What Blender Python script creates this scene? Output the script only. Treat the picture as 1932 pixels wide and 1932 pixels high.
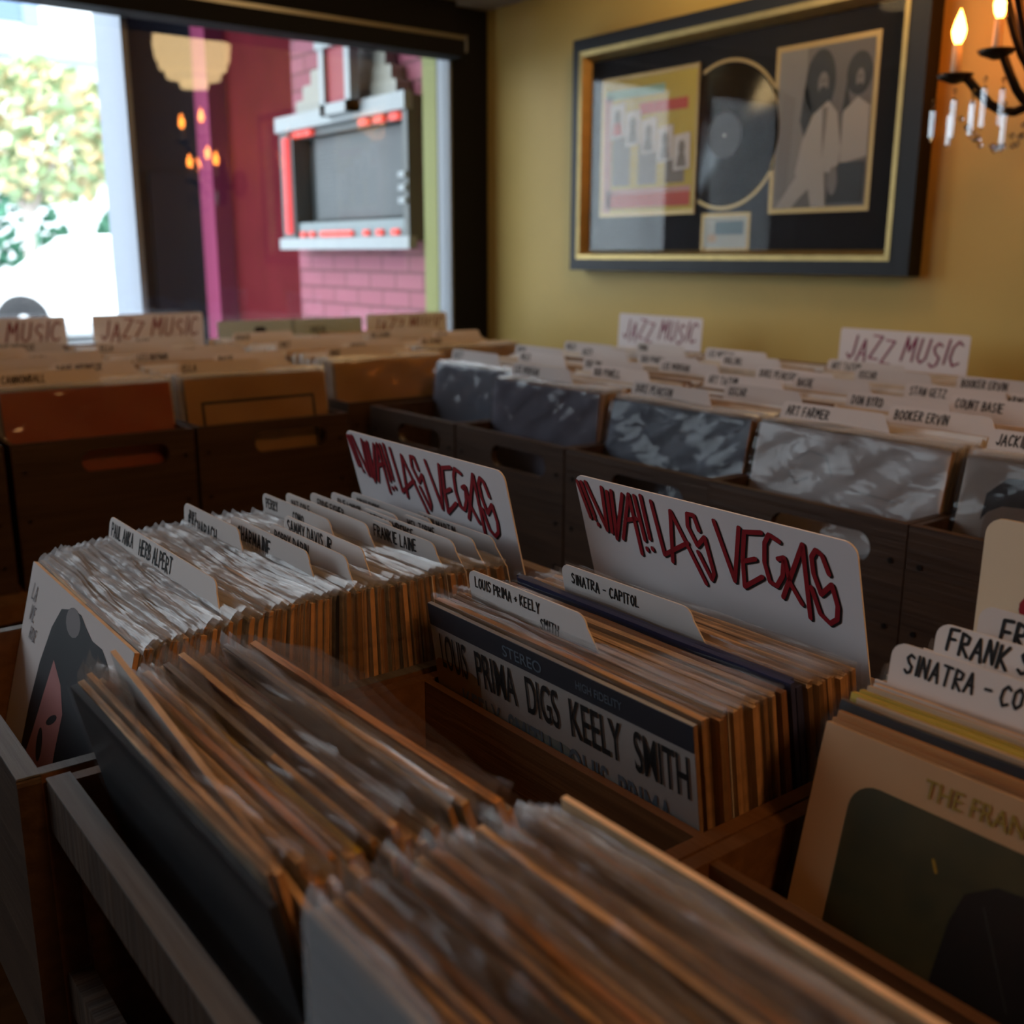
import bpy, math, random
from mathutils import Vector, Matrix
R = math.radians
PI = math.pi
Z0 = 1.2            # eye height: the numbers below are metres from the eye, z gets + Z0
rnd = random.Random(7)
for o in list(bpy.data.objects):
    bpy.data.objects.remove(o)
S = bpy.context.scene
COL = S.collection

# ------------------------------------------------------------------ camera, world, sun, exposure
cam_d = bpy.data.cameras.new('camera')
cam = bpy.data.objects.new('camera', cam_d)
COL.objects.link(cam)
cam.location = (0, 0, Z0)
yaw, pitch, roll = R(52.35), R(13.79), R(0.17)
fw = Vector((-math.sin(yaw) * math.cos(pitch), math.cos(yaw) * math.cos(pitch), -math.sin(pitch)))
rt = Vector((math.cos(yaw), math.sin(yaw), 0))
up = rt.cross(fw)
rt2 = math.cos(roll) * rt + math.sin(roll) * up
up2 = -math.sin(roll) * rt + math.cos(roll) * up
cam.rotation_euler = Matrix((rt2, up2, -fw)).transposed().to_euler()
cam_d.sensor_width = 36
cam_d.lens = 1977.0 / 1932 * 36
cam_d.clip_start = 0.02
cam_d.dof.use_dof = True
cam_d.dof.focus_distance = 0.90
cam_d.dof.aperture_fstop = 5.4
S.camera = cam
S.view_settings.view_transform = 'Standard'
S.view_settings.look = 'None'
S.view_settings.gamma = 1
S.view_settings.use_curve_mapping = False
S.view_settings.exposure = 1.22
S.cycles.max_bounces = 7
S.cycles.diffuse_bounces = 3
S.cycles.glossy_bounces = 3
S.cycles.transmission_bounces = 4
S.cycles.transparent_max_bounces = 24
S.cycles.caustics_reflective = False
S.cycles.caustics_refractive = False

W = bpy.data.worlds.new('world')
S.world = W
W.use_nodes = True
bg = W.node_tree.nodes['Background']
bg.inputs[0].default_value = (0.80, 0.91, 1.0, 1)
bg.inputs[1].default_value = 3.0
sd = bpy.data.lights.new('sun', 'SUN')
sd.energy = 1.3
sd.angle = R(2)
sd.color = (1, .96, .88)
sun = bpy.data.objects.new('sun', sd)
COL.objects.link(sun)
sun.rotation_euler = Vector((-.62, .35, -.9)).to_track_quat('-Z', 'Y').to_euler()
for nm, y0, y1, z0, z1 in (('w', .5, 2.13, -.35, .63), ('x', -3.6, -.35, .0, 1.5)):
    pl = bpy.data.lights.new('window_portal_' + nm, 'AREA')
    pl.shape = 'RECTANGLE'
    pl.size = z1 - z0
    pl.size_y = y1 - y0
    pl.cycles.is_portal = True
    po = bpy.data.objects.new('window_portal_' + nm, pl)
    COL.objects.link(po)
    po.location = (-3.17, (y0 + y1) / 2, (z0 + z1) / 2 + Z0)
    po.rotation_euler = (0, -PI / 2, 0)


# ------------------------------------------------------------------ materials
MATS = {}


def mat(name, col, rough=.6, spec=.4, metal=0.0, var=0.0, scale=20.0, bump=0.0, bscale=40.0, rand=0.0, emit=None, estr=0.0, stretch=(1, 1, 1), col2=None):
    if name in MATS:
        return MATS[name]
    m = bpy.data.materials.new(name)
    m.use_nodes = True
    nt = m.node_tree
    b = nt.nodes['Principled BSDF']
    b.inputs['Base Color'].default_value = (*col, 1)
    b.inputs['Roughness'].default_value = rough
    b.inputs['Metallic'].default_value = metal
    b.inputs['Specular IOR Level'].default_value = spec
    if emit:
        b.inputs['Emission Color'].default_value = (*emit, 1)
        b.inputs['Emission Strength'].default_value = estr
    tc = nt.nodes.new('ShaderNodeTexCoord')
    mp = nt.nodes.new('ShaderNodeMapping')
    mp.inputs['Scale'].default_value = stretch
    nt.links.new(tc.outputs['Object'], mp.inputs[0])
    last = None
    if var or col2:
        n = nt.nodes.new('ShaderNodeTexNoise')
        n.inputs['Scale'].default_value = scale
        n.inputs['Detail'].default_value = 4
        nt.links.new(mp.outputs[0], n.inputs['Vector'])
        r = nt.nodes.new('ShaderNodeValToRGB')
        r.color_ramp.elements[0].position = .3
        r.color_ramp.elements[1].position = .7
        c2 = col2 or tuple(min(1, c * (1 + var)) for c in col)
        c1 = col if col2 else tuple(c * (1 - var) for c in col)
        r.color_ramp.elements[0].color = (*c1, 1)
        r.color_ramp.elements[1].color = (*c2, 1)
        nt.links.new(n.outputs['Fac'], r.inputs[0])
        last = r.outputs[0]
        nt.links.new(last, b.inputs['Base Color'])
    if rand:
        oi = nt.nodes.new('ShaderNodeObjectInfo')
        h = nt.nodes.new('ShaderNodeHueSaturation')
        ma = nt.nodes.new('ShaderNodeMapRange')
        ma.inputs['To Min'].default_value = 1 - rand
        ma.inputs['To Max'].default_value = 1 + rand
        nt.links.new(oi.outputs['Random'], ma.inputs['Value'])
        nt.links.new(ma.outputs[0], h.inputs['Value'])
        if last:
            nt.links.new(last, h.inputs['Color'])
        else:
            h.inputs['Color'].default_value = (*col, 1)
        nt.links.new(h.outputs[0], b.inputs['Base Color'])
    if bump:
        n2 = nt.nodes.new('ShaderNodeTexNoise')
        n2.inputs['Scale'].default_value = bscale
        n2.inputs['Detail'].default_value = 3
        nt.links.new(mp.outputs[0], n2.inputs['Vector'])
        bp = nt.nodes.new('ShaderNodeBump')
        bp.inputs['Strength'].default_value = bump
        bp.inputs['Distance'].default_value = .01
        nt.links.new(n2.outputs['Fac'], bp.inputs['Height'])
        nt.links.new(bp.outputs[0], b.inputs['Normal'])
    MATS[name] = m
    return m


def wood(name, c1, c2, stretch=(3, 40, 40), rough=.45, spec=.35):
    return mat(name, c1, rough, spec, col2=c2, scale=2.2, bump=.12, bscale=3, stretch=stretch)


def film(name, tint, base, edge, rough=.14, bscale=60, bstr=.35, sx=.35):
    """clear plastic film: see-through with a glossy, slightly milky skin"""
    m = bpy.data.materials.new(name)
    m.use_nodes = True
    nt = m.node_tree
    nt.nodes.clear()
    out = nt.nodes.new('ShaderNodeOutputMaterial')
    tr = nt.nodes.new('ShaderNodeBsdfTransparent')
    tr.inputs[0].default_value = (.97, .97, .97, 1)
    pb = nt.nodes.new('ShaderNodeBsdfPrincipled')
    pb.inputs['Base Color'].default_value = (*tint, 1)
    pb.inputs['Roughness'].default_value = rough
    pb.inputs['Specular IOR Level'].default_value = .8
    lw = nt.nodes.new('ShaderNodeLayerWeight')
    lw.inputs['Blend'].default_value = .35
    mr = nt.nodes.new('ShaderNodeMapRange')
    mr.inputs['To Min'].default_value = base
    mr.inputs['To Max'].default_value = edge
    nt.links.new(lw.outputs['Fresnel'], mr.inputs['Value'])
    tc = nt.nodes.new('ShaderNodeTexCoord')
    mp = nt.nodes.new('ShaderNodeMapping')
    mp.inputs['Scale'].default_value = (sx, 1, 2.2)
    nz = nt.nodes.new('ShaderNodeTexNoise')
    nz.inputs['Scale'].default_value = bscale
    nz.inputs['Detail'].default_value = 2
    bp = nt.nodes.new('ShaderNodeBump')
    bp.inputs['Strength'].default_value = bstr
    bp.inputs['Distance'].default_value = .004
    nt.links.new(tc.outputs['Object'], mp.inputs[0])
    nt.links.new(mp.outputs[0], nz.inputs['Vector'])
    nt.links.new(nz.outputs['Fac'], bp.inputs['Height'])
    nt.links.new(bp.outputs[0], pb.inputs['Normal'])
    nt.links.new(bp.outputs[0], lw.inputs['Normal'])
    mx = nt.nodes.new('ShaderNodeMixShader')
    nt.links.new(mr.outputs[0], mx.inputs[0])
    nt.links.new(tr.outputs[0], mx.inputs[1])
    nt.links.new(pb.outputs[0], mx.inputs[2])
    nt.links.new(mx.outputs[0], out.inputs[0])
    MATS[name] = m
    return m


def glass(name, base, edge, rough=0.0, tint=(.96, .97, .97)):
    m = bpy.data.materials.new(name)
    m.use_nodes = True
    nt = m.node_tree
    nt.nodes.clear()
    out = nt.nodes.new('ShaderNodeOutputMaterial')
    tr = nt.nodes.new('ShaderNodeBsdfTransparent')
    tr.inputs[0].default_value = (*tint, 1)
    gl = nt.nodes.new('ShaderNodeBsdfGlossy')
    gl.inputs['Roughness'].default_value = rough
    lw = nt.nodes.new('ShaderNodeLayerWeight')
    lw.inputs['Blend'].default_value = .3
    mr = nt.nodes.new('ShaderNodeMapRange')
    mr.inputs['To Min'].default_value = base
    mr.inputs['To Max'].default_value = edge
    nt.links.new(lw.outputs['Fresnel'], mr.inputs['Value'])
    mx = nt.nodes.new('ShaderNodeMixShader')
    nt.links.new(mr.outputs[0], mx.inputs[0])
    nt.links.new(tr.outputs[0], mx.inputs[1])
    nt.links.new(gl.outputs[0], mx.inputs[2])
    nt.links.new(mx.outputs[0], out.inputs[0])
    MATS[name] = m
    return m


# ------------------------------------------------------------------ mesh builder
class MB:
    def __init__(s):
        s.v, s.f, s.m, s.s = [], [], [], []

    def add(s, vs, fs, mi=0, smooth=False):
        n = len(s.v)
        s.v += [tuple(v) for v in vs]
        for f in fs:
            s.f.append([n + i for i in f])
            s.m.append(mi)
            s.s.append(smooth)
        return s

    def box(s, x0, x1, y0, y1, z0, z1, mi=0):
        return s.add([(x0, y0, z0), (x1, y0, z0), (x1, y1, z0), (x0, y1, z0), (x0, y0, z1), (x1, y0, z1), (x1, y1, z1), (x0, y1, z1)],
                     [(0, 3, 2, 1), (4, 5, 6, 7), (0, 1, 5, 4), (1, 2, 6, 5), (2, 3, 7, 6), (3, 0, 4, 7)], mi)

    def prism(s, pts, y0, y1, mi=0, side=None, smooth=False):
        """polygon in x,z pushed from y0 (front) to y1"""
        n = len(pts)
        s.add([(x, y0, z) for x, z in pts], [list(range(n))], mi)
        s.add([(x, y1, z) for x, z in pts], [list(range(n))[::-1]], mi)
        s.add([(x, y0, z) for x, z in pts] + [(x, y1, z) for x, z in pts],
              [(i, (i + 1) % n, n + (i + 1) % n, n + i) for i in range(n)], mi if side is None else side, smooth)
        return s

    def flat(s, pts, y, mi=0):
        return s.add([(x, y, z) for x, z in pts], [list(range(len(pts)))], mi)

    def ribbon(s, pts, w, y, mi=0, caps=7):
        for i in range(len(pts) - 1):
            (a, b), (c, d) = pts[i], pts[i + 1]
            L = math.hypot(c - a, d - b) or 1e-9
            nx, nz = -(d - b) / L * w / 2, (c - a) / L * w / 2
            s.flat([(a + nx, b + nz), (c + nx, d + nz), (c - nx, d - nz), (a - nx, b - nz)], y, mi)
        for k, (a, b) in enumerate(pts):
            s.flat([(a + w / 2 * math.cos(2 * PI * i / caps), b + w / 2 * math.sin(2 * PI * i / caps)) for i in range(caps)], y - 2e-5 * (k % 2 + 1), mi)
        return s

    def lathe(s, prof, c=(0, 0, 0), n=16, mi=0, smooth=True, axis='z'):
        vs = []
        for r, h in prof:
            for i in range(n):
                a = 2 * PI * i / n
                p = (r * math.cos(a), r * math.sin(a), h)
                if axis == 'y':
                    p = (p[0], h, p[1])
                if axis == 'x':
                    p = (h, p[0], p[1])
                vs.append((c[0] + p[0], c[1] + p[1], c[2] + p[2]))
        fs = [(k * n + i, k * n + (i + 1) % n, (k + 1) * n + (i + 1) % n, (k + 1) * n + i) for k in range(len(prof) - 1) for i in range(n)]
        s.add(vs, fs, mi, smooth)
        if prof[0][0] > 1e-6:
            s.add(vs[:n], [list(range(n))], mi)
        if prof[-1][0] > 1e-6:
            s.add(vs[-n:], [list(range(n))], mi)
        return s

    def tube(s, pts, r, n=8, mi=0):
        pts = [Vector(p) for p in pts]
        vs = []
        for i, p in enumerate(pts):
            t = (pts[min(i + 1, len(pts) - 1)] - pts[max(i - 1, 0)]).normalized()
            a = t.cross(Vector((0, 0, 1)))
            if a.length < .05:
                a = t.cross(Vector((1, 0, 0)))
            a.normalize()
            b = t.cross(a)
            rr = r[i] if isinstance(r, (list, tuple)) else r
            for k in range(n):
                g = 2 * PI * k / n
                vs.append(p + a * (rr * math.cos(g)) + b * (rr * math.sin(g)))
        fs = [(i * n + k, i * n + (k + 1) % n, (i + 1) * n + (k + 1) % n, (i + 1) * n + k) for i in range(len(pts) - 1) for k in range(n)]
        fs += [list(range(n)), [len(pts) * n - n + k for k in range(n)]]
        return s.add(vs, fs, mi, True)

    def mesh(s, name, mats):
        me = bpy.data.meshes.new(name)
        me.from_pydata(s.v, [], s.f)
        for m in (mats if isinstance(mats, (list, tuple)) else [mats]):
            me.materials.append(m)
        me.polygons.foreach_set('material_index', s.m)
        me.polygons.foreach_set('use_smooth', s.s)
        me.update()
        return me

    def build(s, name, mats, parent=None, loc=(0, 0, 0), rot=(0, 0, 0)):
        return link(name, s.mesh(name, mats), parent, loc, rot)


def link(name, me, parent=None, loc=(0, 0, 0), rot=(0, 0, 0)):
    o = bpy.data.objects.new(name, me)
    COL.objects.link(o)
    o.parent = parent
    o.location = loc
    o.rotation_euler = rot
    return o


def tag(o, label=None, cat=None, group=None, kind=None):
    for k, v in (('label', label), ('category', cat), ('group', group), ('kind', kind)):
        if v:
            o[k] = v
    return o


def empty(name, loc, rot=(0, 0, 0), label=None, cat=None, group=None):
    o = bpy.data.objects.new(name, None)
    COL.objects.link(o)
    o.empty_display_size = .05
    o.location = loc
    o.rotation_euler = rot
    return tag(o, label, cat, group)


def struct(name, mb, m, loc=(0, 0, Z0)):
    o = mb.build(name, m, None, loc)
    o['kind'] = 'structure'
    return o


def rr(x0, x1, z0, z1, r, n=5, corners=(1, 1, 1, 1)):
    """rounded rectangle, corners bl br tr tl"""
    P = []
    for (cx, cz, a0, on) in ((x0 + r, z0 + r, PI, corners[0]), (x1 - r, z0 + r, 1.5 * PI, corners[1]), (x1 - r, z1 - r, 0, corners[2]), (x0 + r, z1 - r, .5 * PI, corners[3])):
        if on:
            P += [(cx + r * math.cos(a0 + .5 * PI * i / n), cz + r * math.sin(a0 + .5 * PI * i / n)) for i in range(n + 1)]
        else:
            P.append((x0 if cx < (x0 + x1) / 2 else x1, z0 if cz < (z0 + z1) / 2 else z1))
    return P


def ell(cx, cz, rx, rz, n=20, a=0.0):
    return [(cx + rx * math.cos(t) * math.cos(a) - rz * math.sin(t) * math.sin(a), cz + rx * math.cos(t) * math.sin(a) + rz * math.sin(t) * math.cos(a)) for t in [2 * PI * i / n for i in range(n)]]


# hand-lettered capitals as pen strokes in a box of width w, height 1
GL = {
    'A': '0,0 .3,1 .6,0;.1,.38 .52,.38', 'B': '0,0 0,1 .42,.9 .42,.62 0,.52 .5,.4 .5,.1 0,0', 'C': '.55,.85 .3,1 .05,.75 .03,.3 .25,0 .56,.14',
    'D': '0,0 .02,1 .4,.85 .55,.5 .4,.12 0,0', 'E': '.5,1 0,.98 0,0 .52,.04;0,.52 .4,.54', 'F': '.52,1 0,.97 0,0;0,.52 .42,.54', 'G': '.55,.85 .3,1 .04,.7 .05,.25 .3,0 .55,.2 .55,.45 .3,.45',
    'H': '0,0 0,1;.5,0 .5,1;0,.5 .5,.52', 'I': '.12,0 .12,1', 'J': '.45,1 .45,.2 .25,0 .03,.2', 'K': '0,0 0,1;.5,1 .02,.45 .55,0', 'L': '0,1 0,0 .5,.03',
    'M': '0,0 .05,1 .33,.4 .6,1 .68,0', 'N': '0,0 .02,1 .5,0 .52,1', 'O': '.3,1 .04,.75 .04,.25 .3,0 .56,.25 .56,.75 .3,1', 'P': '0,0 0,1 .5,.9 .48,.55 0,.48',
    'R': '0,0 0,1 .5,.88 .45,.58 0,.5 .55,0', 'S': '.52,.88 .25,1 .05,.78 .2,.56 .48,.4 .45,.1 .2,0 0,.14', 'T': '0,1 .62,.97;.3,.98 .3,0', 'U': '0,1 .02,.2 .25,0 .5,.2 .52,1',
    'V': '0,1 .28,0 .58,1', 'W': '0,1 .18,0 .38,.7 .56,0 .75,1', 'X': '0,0 .55,1;0,1 .55,0', 'Y': '0,1 .28,.5 .55,1;.28,.5 .26,0', 'Z': '0,1 .55,.97 0,.03 .58,0', '-': '.08,.48 .5,.5', '.': '.1,0 .12,.06', '+': '.05,.45 .45,.45;.25,.65 .25,.25', '&': '.55,0 .1,.75 .28,1 .42,.78 .05,.3 .25,0 .52,.35', "'": '.1,1 .08,.8', ',': '.1,.1 .03,-.1'}
GL = {k: [[tuple(map(float, p.split(','))) for p in st.split()] for st in v.split(';')] for k, v in GL.items()}


def write(mb, text, x, z, h, y, mi, w=None, aspect=.8, slant=.0, rise=0.0, jitter=.06, gap=.28, seed=1):
    rg = random.Random(seed + len(text) * 13)
    w = w or h * .13
    for ch in text:
        g = GL.get(ch)
        if g is None:
            x += .45 * h * aspect
            continue
        wd = max(p[0] for st in g for p in st) or .2
        dz = rg.uniform(-jitter, jitter) * h
        for st in g:
            mb.ribbon([(x + (p[0] * aspect + p[1] * slant + rg.uniform(-.02, .02)) * h, z + dz + p[1] * h) for p in st], w, y, mi, 6)
        x += (wd + gap) * aspect * h
        z += rise * h
    return x


BIG = ['zero', 'first', 'second', 'third', 'fourth', 'fifth', 'sixth', 'seventh', 'eighth', 'ninth', 'tenth', 'eleventh', 'twelfth', 'thirteenth', 'fourteenth', 'fifteenth', 'sixteenth', 'seventeenth', 'eighteenth', 'nineteenth']
TENS = {2: ('twentieth', 'twenty'), 3: ('thirtieth', 'thirty'), 4: ('fortieth', 'forty'), 5: ('fiftieth', 'fifty'), 6: ('sixtieth', 'sixty'), 7: ('seventieth', 'seventy'), 8: ('eightieth', 'eighty')}


def nth(i):
    if i < 20:
        return BIG[i]
    t, u = divmod(i, 10)
    return TENS[t][0] if not u else TENS[t][1] + '-' + BIG[u]


# shared materials
M_black = mat('black_paint', (.006, .006, .007), .75, .2)
M_yellow = mat('mustard_wall_paint', (.55, .40, .115), .55, .35, var=.05, scale=3, bump=.03, bscale=30)
M_dark = mat('dark_brown_wall', (.06, .04, .03), .7, .3)
M_ceil = mat('ceiling_paint', (.40, .37, .33), .8, .2)
M_floor = wood('floor_wood', (.05, .028, .015), (.10, .06, .035), (40, 3, 40))
M_crate = wood('crate_wood', (.032, .017, .010), (.060, .034, .020), (2, 30, 40))
M_bin = wood('bin_wood', (.085, .038, .015), (.14, .066, .028), (2, 30, 40))
M_rib = mat('saw_marked_wood', (.022, .011, .006), .6, .3, scale=1.0, stretch=(170, 2, 6), col2=(.075, .040, .022), bump=.3, bscale=1.0)
M_rail = wood('bin_rail_wood', (.085, .08, .077), (.13, .125, .12), (3, 60, 60), .5)
M_table = wood('table_wood', (.10, .05, .02), (.17, .085, .035), (2, 20, 30))
M_alu = mat('brushed_aluminium', (.20, .22, .25), .4, .4)
M_post = mat('window_post_paint', (.30, .34, .42), .5, .4)
M_glass = glass('window_glass', .036, .40)
M_pglass = glass('picture_glass', .004, .055)
M_gold = mat('gilt_moulding', (.36, .265, .105), .42, .5, metal=.8, var=.1, scale=30)
M_frame = mat('black_frame_lacquer', (.010, .012, .017), .5, .3)
M_matb = mat('black_mat_board', (.012, .012, .016), .8, .2)
M_ink = mat('black_ink', (.012, .011, .012), .6, .3)
M_red = mat('red_ink', (.27, .012, .02), .5, .3)
M_pink = mat('magenta_ink', (.30, .03, .10), .5, .3)
M_card = mat('white_card', (.70, .66, .68), .55, .35, var=.03, scale=6)
M_tabc = mat('cream_card', (.63, .585, .57), .6, .3, rand=.10)
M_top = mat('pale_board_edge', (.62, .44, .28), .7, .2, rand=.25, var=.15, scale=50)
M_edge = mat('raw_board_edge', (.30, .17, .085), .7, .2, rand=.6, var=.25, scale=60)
M_iron = mat('black_iron', (.015, .012, .010), .4, .5, metal=.6)
M_candle = mat('candle_sleeve', (.55, .47, .38), .5, .3)
M_bulb = mat('flame_bulb', (1, .8, .5), .3, .3, emit=(1, .25, .03), estr=20)
M_crystal = glass('cut_crystal', .16, .8, .05, (.93, .93, .95))
M_lant = mat('paper_lantern_shade', (.9, .8, .6), .8, .2, emit=(1, .68, .32), estr=3.6)
M_lant2 = mat('amber_lantern_shade', (.9, .7, .5), .8, .2, emit=(1, .48, .17), estr=17)

# ------------------------------------------------------------------ the room
mb = MB().box(-3.4, 3.6, -4.4, 2.5, -1.35, -1.2)
struct('floor', mb, M_floor)
mb = MB().box(-3.4, 3.6, -4.4, 2.5, 1.85, 1.95)
struct('ceiling', mb, M_ceil)
mb = MB().box(-3.1, -2.62, .2, 2.28, .80, 1.85)
struct('trim_1', mb, M_ceil)      # dropped soffit over the window
mb = MB().box(-3.4, 3.6, 2.28, 2.45, -1.2, 1.85)
struct('wall_back', mb, M_yellow)
mb = MB().box(3.5, 3.65, -4.4, 2.3, -1.2, 1.85)
struct('wall_right', mb, M_dark)
mb = MB().box(-3.2, 3.5, -4.4, -4.3, -1.2, 1.85)
struct('wall_front', mb, M_dark)
mb = MB()
x0, x1 = -3.25, -3.1
mb.box(x0, x1, 2.13, 2.28, -1.2, 3.2)
mb.box(x0, x1, .5, 2.13, .95, 3.2).box(x0, x1, .5, 2.13, -1.2, -.35)
mb.box(x0, x1, -.35, .5, -1.2, 3.2)
mb.box(x0, x1, -3.6, -.35, 1.5, 3.2).box(x0, x1, -3.6, -.35, -1.2, .0)
mb.box(x0, x1, -4.4, -3.6, -1.2, 3.2)
struct('wall_left', mb, M_black)
wn = empty('window_1', (-3.1, 1.0, Z0))
wn['kind'] = 'structure'
L = (3.1, -1.0, 0)
f = MB()
f.box(-3.175, -3.10, 2.12, 2.13, -.35, .95)
f.box(-3.175, -3.10, .5, .54, -.35, .95).box(-3.175, -3.10, .54, 2.12, -.35, -.31).box(-3.175, -3.10, .54, 2.12, .91, .95)
f.build('window_frame', M_alu, wn, L)
f = MB().box(-3.37, -3.131, 1.048, 1.066, -.31, .91)
f.build('window_post', M_post, wn, L)
f = MB().box(-3.128, -3.124, .54, 1.0, -.31, .91).box(-3.128, -3.124, 1.0, 2.12, -.31, .91)
f.build('glass_pane', M_glass, wn, L)
f = MB().box(-3.262, -3.176, 2.118, 2.13, -.35, .95)
f.build('painted_jamb', mat('chartreuse_paint', (.25, .26, .085), .6, .3), wn, L)
w2 = empty('window_2', (-3.1, -2.3, Z0))
w2['kind'] = 'structure'
L = (3.1, 2.3, 0)
f = MB()
f.box(-3.16, -3.09, -3.6, -3.55, .0, 1.5).box(-3.16, -3.09, -.4, -.35, .0, 1.5).box(-3.16, -3.09, -3.55, -.4, .0, .05).box(-3.16, -3.09, -3.55, -.4, 1.45, 1.5).box(-3.16, -3.09, -2.03, -1.97, .05, 1.45)
f.build('window_frame', M_alu, w2, L)
f = MB().box(-3.128, -3.124, -3.55, -.4, .05, 1.45)
f.build('glass_pane', M_glass, w2, L)
# roller blind in its black cassette
rb = empty('roller_blind', (-3.05, 1.0, Z0 + .6), (0, 0, 0), 'black roller blind cassette with thin metal lip across the top of the window', 'blind')
L = (3.05, -1.0, -.6)
MB().box(-3.09, -3.0, .4, 2.115, .625, .69).build('cassette', M_black, rb, L)
MB().box(-3.085, -3.045, .4, 2.115, .69, .80).build('valance', M_black, rb, L)
MB().box(-3.0, -2.996, .4, 2.12, .676, .688).build('metal_lip', mat('worn_bronze', (.22, .2, .16), .35, .5, metal=.7), rb, L)
MB().box(-3.085, -2.996, 2.115, 2.123, .64, .69).build('end_cap', M_alu, rb, L)

# ------------------------------------------------------------------ outside
mb = MB().box(-60, -3.26, -40, 40, -1.4, -1.2)
struct('street_ground', mb, mat('pale_asphalt', (.42, .43, .45), .8, .2, var=.08, scale=2))
# brick wall of the entrance recess
BR = bpy.data.materials.new('painted_brick')
BR.use_nodes = True
nt = BR.node_tree
b = nt.nodes['Principled BSDF']
tc = nt.nodes.new('ShaderNodeTexCoord')
mp = nt.nodes.new('ShaderNodeMapping')
mp.inputs['Rotation'].default_value = (R(90), 0, 0)
bk = nt.nodes.new('ShaderNodeTexBrick')
bk.inputs['Scale'].default_value = 1
bk.inputs['Brick Width'].default_value = .20
bk.inputs['Row Height'].default_value = .068
bk.inputs['Mortar Size'].default_value = .006
bk.inputs['Color1'].default_value = (.30, .062, .10, 1)
bk.inputs['Color2'].default_value = (.34, .08, .125, 1)
bk.inputs['Mortar'].default_value = (.16, .028, .045, 1)
nt.links.new(tc.outputs['Object'], mp.inputs[0])
nt.links.new(mp.outputs[0], bk.inputs['Vector'])
nt.links.new(bk.outputs['Color'], b.inputs['Base Color'])
bp = nt.nodes.new('ShaderNodeBump')
bp.inputs['Strength'].default_value = .8
bp.inputs['Distance'].default_value = .01
bp.invert = True
nt.links.new(bk.outputs['Fac'], bp.inputs['Height'])
nt.links.new(bp.outputs[0], b.inputs['Normal'])
b.inputs['Roughness'].default_value = .6
mb = MB().box(-4.42, -3.255, 2.2, 2.4, -1.2, 2.6)
struct('wall_brick', mb, BR)
mb = MB().box(-5.16, -4.42, 2.215, 2.4, -1.2, 2.6)  # shaded far stretch of the brick wall, its shade put into a darker red
struct('wall_brick_shaded', mb, mat('shaded_brick_red', (.110, .010, .016), .9, .06, var=.15, scale=5))
mb = MB().box(-5.33, -5.16, 2.12, 2.4, -1.2, 2.6)
struct('column_magenta', mb, mat('magenta_paint', (.27, .05, .115), .9, .08))
mb = MB().box(-5.5, -3.26, 1.25, 2.4, 1.35, 1.5)  # unseen slab added above the recess to darken it
struct('recess_shade_slab', mb, M_black)
dr = MB()
dr.box(-5.62, -5.5, 1.80, 2.4, -1.2, 1.5)
dr.box(-5.5, -5.47, 1.80, 1.86, -1.2, 1.5)
dr.box(-5.5, -5.485, 1.92, 2.3, -.9, -.5).box(-5.5, -5.485, 1.92, 2.3, -.35, .4)
struct('door_1', dr, mat('black_door_paint', (.014, .016, .024), .9, .08))

# far side of the street
bd = empty('white_building', (-26, 8, 0), (0, 0, 0), 'bright white building with one grey window across the street', 'building')
L = (26, -8, 0)
MB().box(-30, -26, -12, 30, 0, 11).build('facade', mat('white_stucco', (.62, .63, .64), .8, .2, var=.03, scale=2), bd, L)
MB().box(-26.12, -25.98, 4.6, 6.6, 6.05, 9).build('window', mat('grey_window_glass', (.10, .16, .26), .3, .5), bd, L)
MB().box(-26.16, -25.95, 6.6, 6.95, 6.0, 9).build('window_frame', mat('window_trim_blue', (.20, .26, .38), .5, .3), bd, L)
MB().box(-26.9, -25.6, -12, 8.2, 5.35, 5.65).build('cornice', mat('grey_cornice', (.34, .38, .44), .6, .3), bd, L)
tr = empty('street_tree', (-17.5, 4.20, 0), (0, 0, 0), 'sunlit street tree with yellow green leaves seen through the window', 'tree')
MB().tube([(0, 0, 0), (.02, .02, .9), (-.03, .05, 1.9), (0, .1, 2.6)], [.11, .09, .08, .04]).tube([(-.02, .05, 1.7), (.1, .5, 2.6), (.1, .8, 3.1)], [.05, .035, .02]).tube([(-.02, .03, 1.8), (.1, -.4, 2.6)], [.05, .02]).build('trunk', mat('pale_bark', (.42, .36, .33), .8, .2, var=.2, scale=8), tr)
lf = MB()
rg = random.Random(3)
for k in range(1500):
    a, e, q = rg.uniform(0, 2 * PI), math.asin(rg.uniform(-1, 1)), rg.uniform(.45, 1) ** .5
    c = Vector((math.cos(a) * math.cos(e) * 1.0 * q, .35 + math.sin(a) * math.cos(e) * 1.35 * q, 2.95 + math.sin(e) * 1.05 * q))
    u = Vector((rg.uniform(-1, 1), rg.uniform(-1, 1), rg.uniform(-1, 1))).normalized()
    w = u.orthogonal()
    sz = rg.uniform(.07, .14)
    lf.add([c - u * sz, c + w * sz * .6, c + u * sz, c - w * sz * .6], [(0, 1, 2, 3)], rg.choice((0, 0, 1, 1, 2)))
lf.build('foliage', [mat('leaf_yellow', (.60, .56, .33), .6, .3), mat('leaf_green', (.30, .40, .22), .6, .3), mat('leaf_orange', (.60, .42, .24), .6, .3)], tr)
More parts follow.
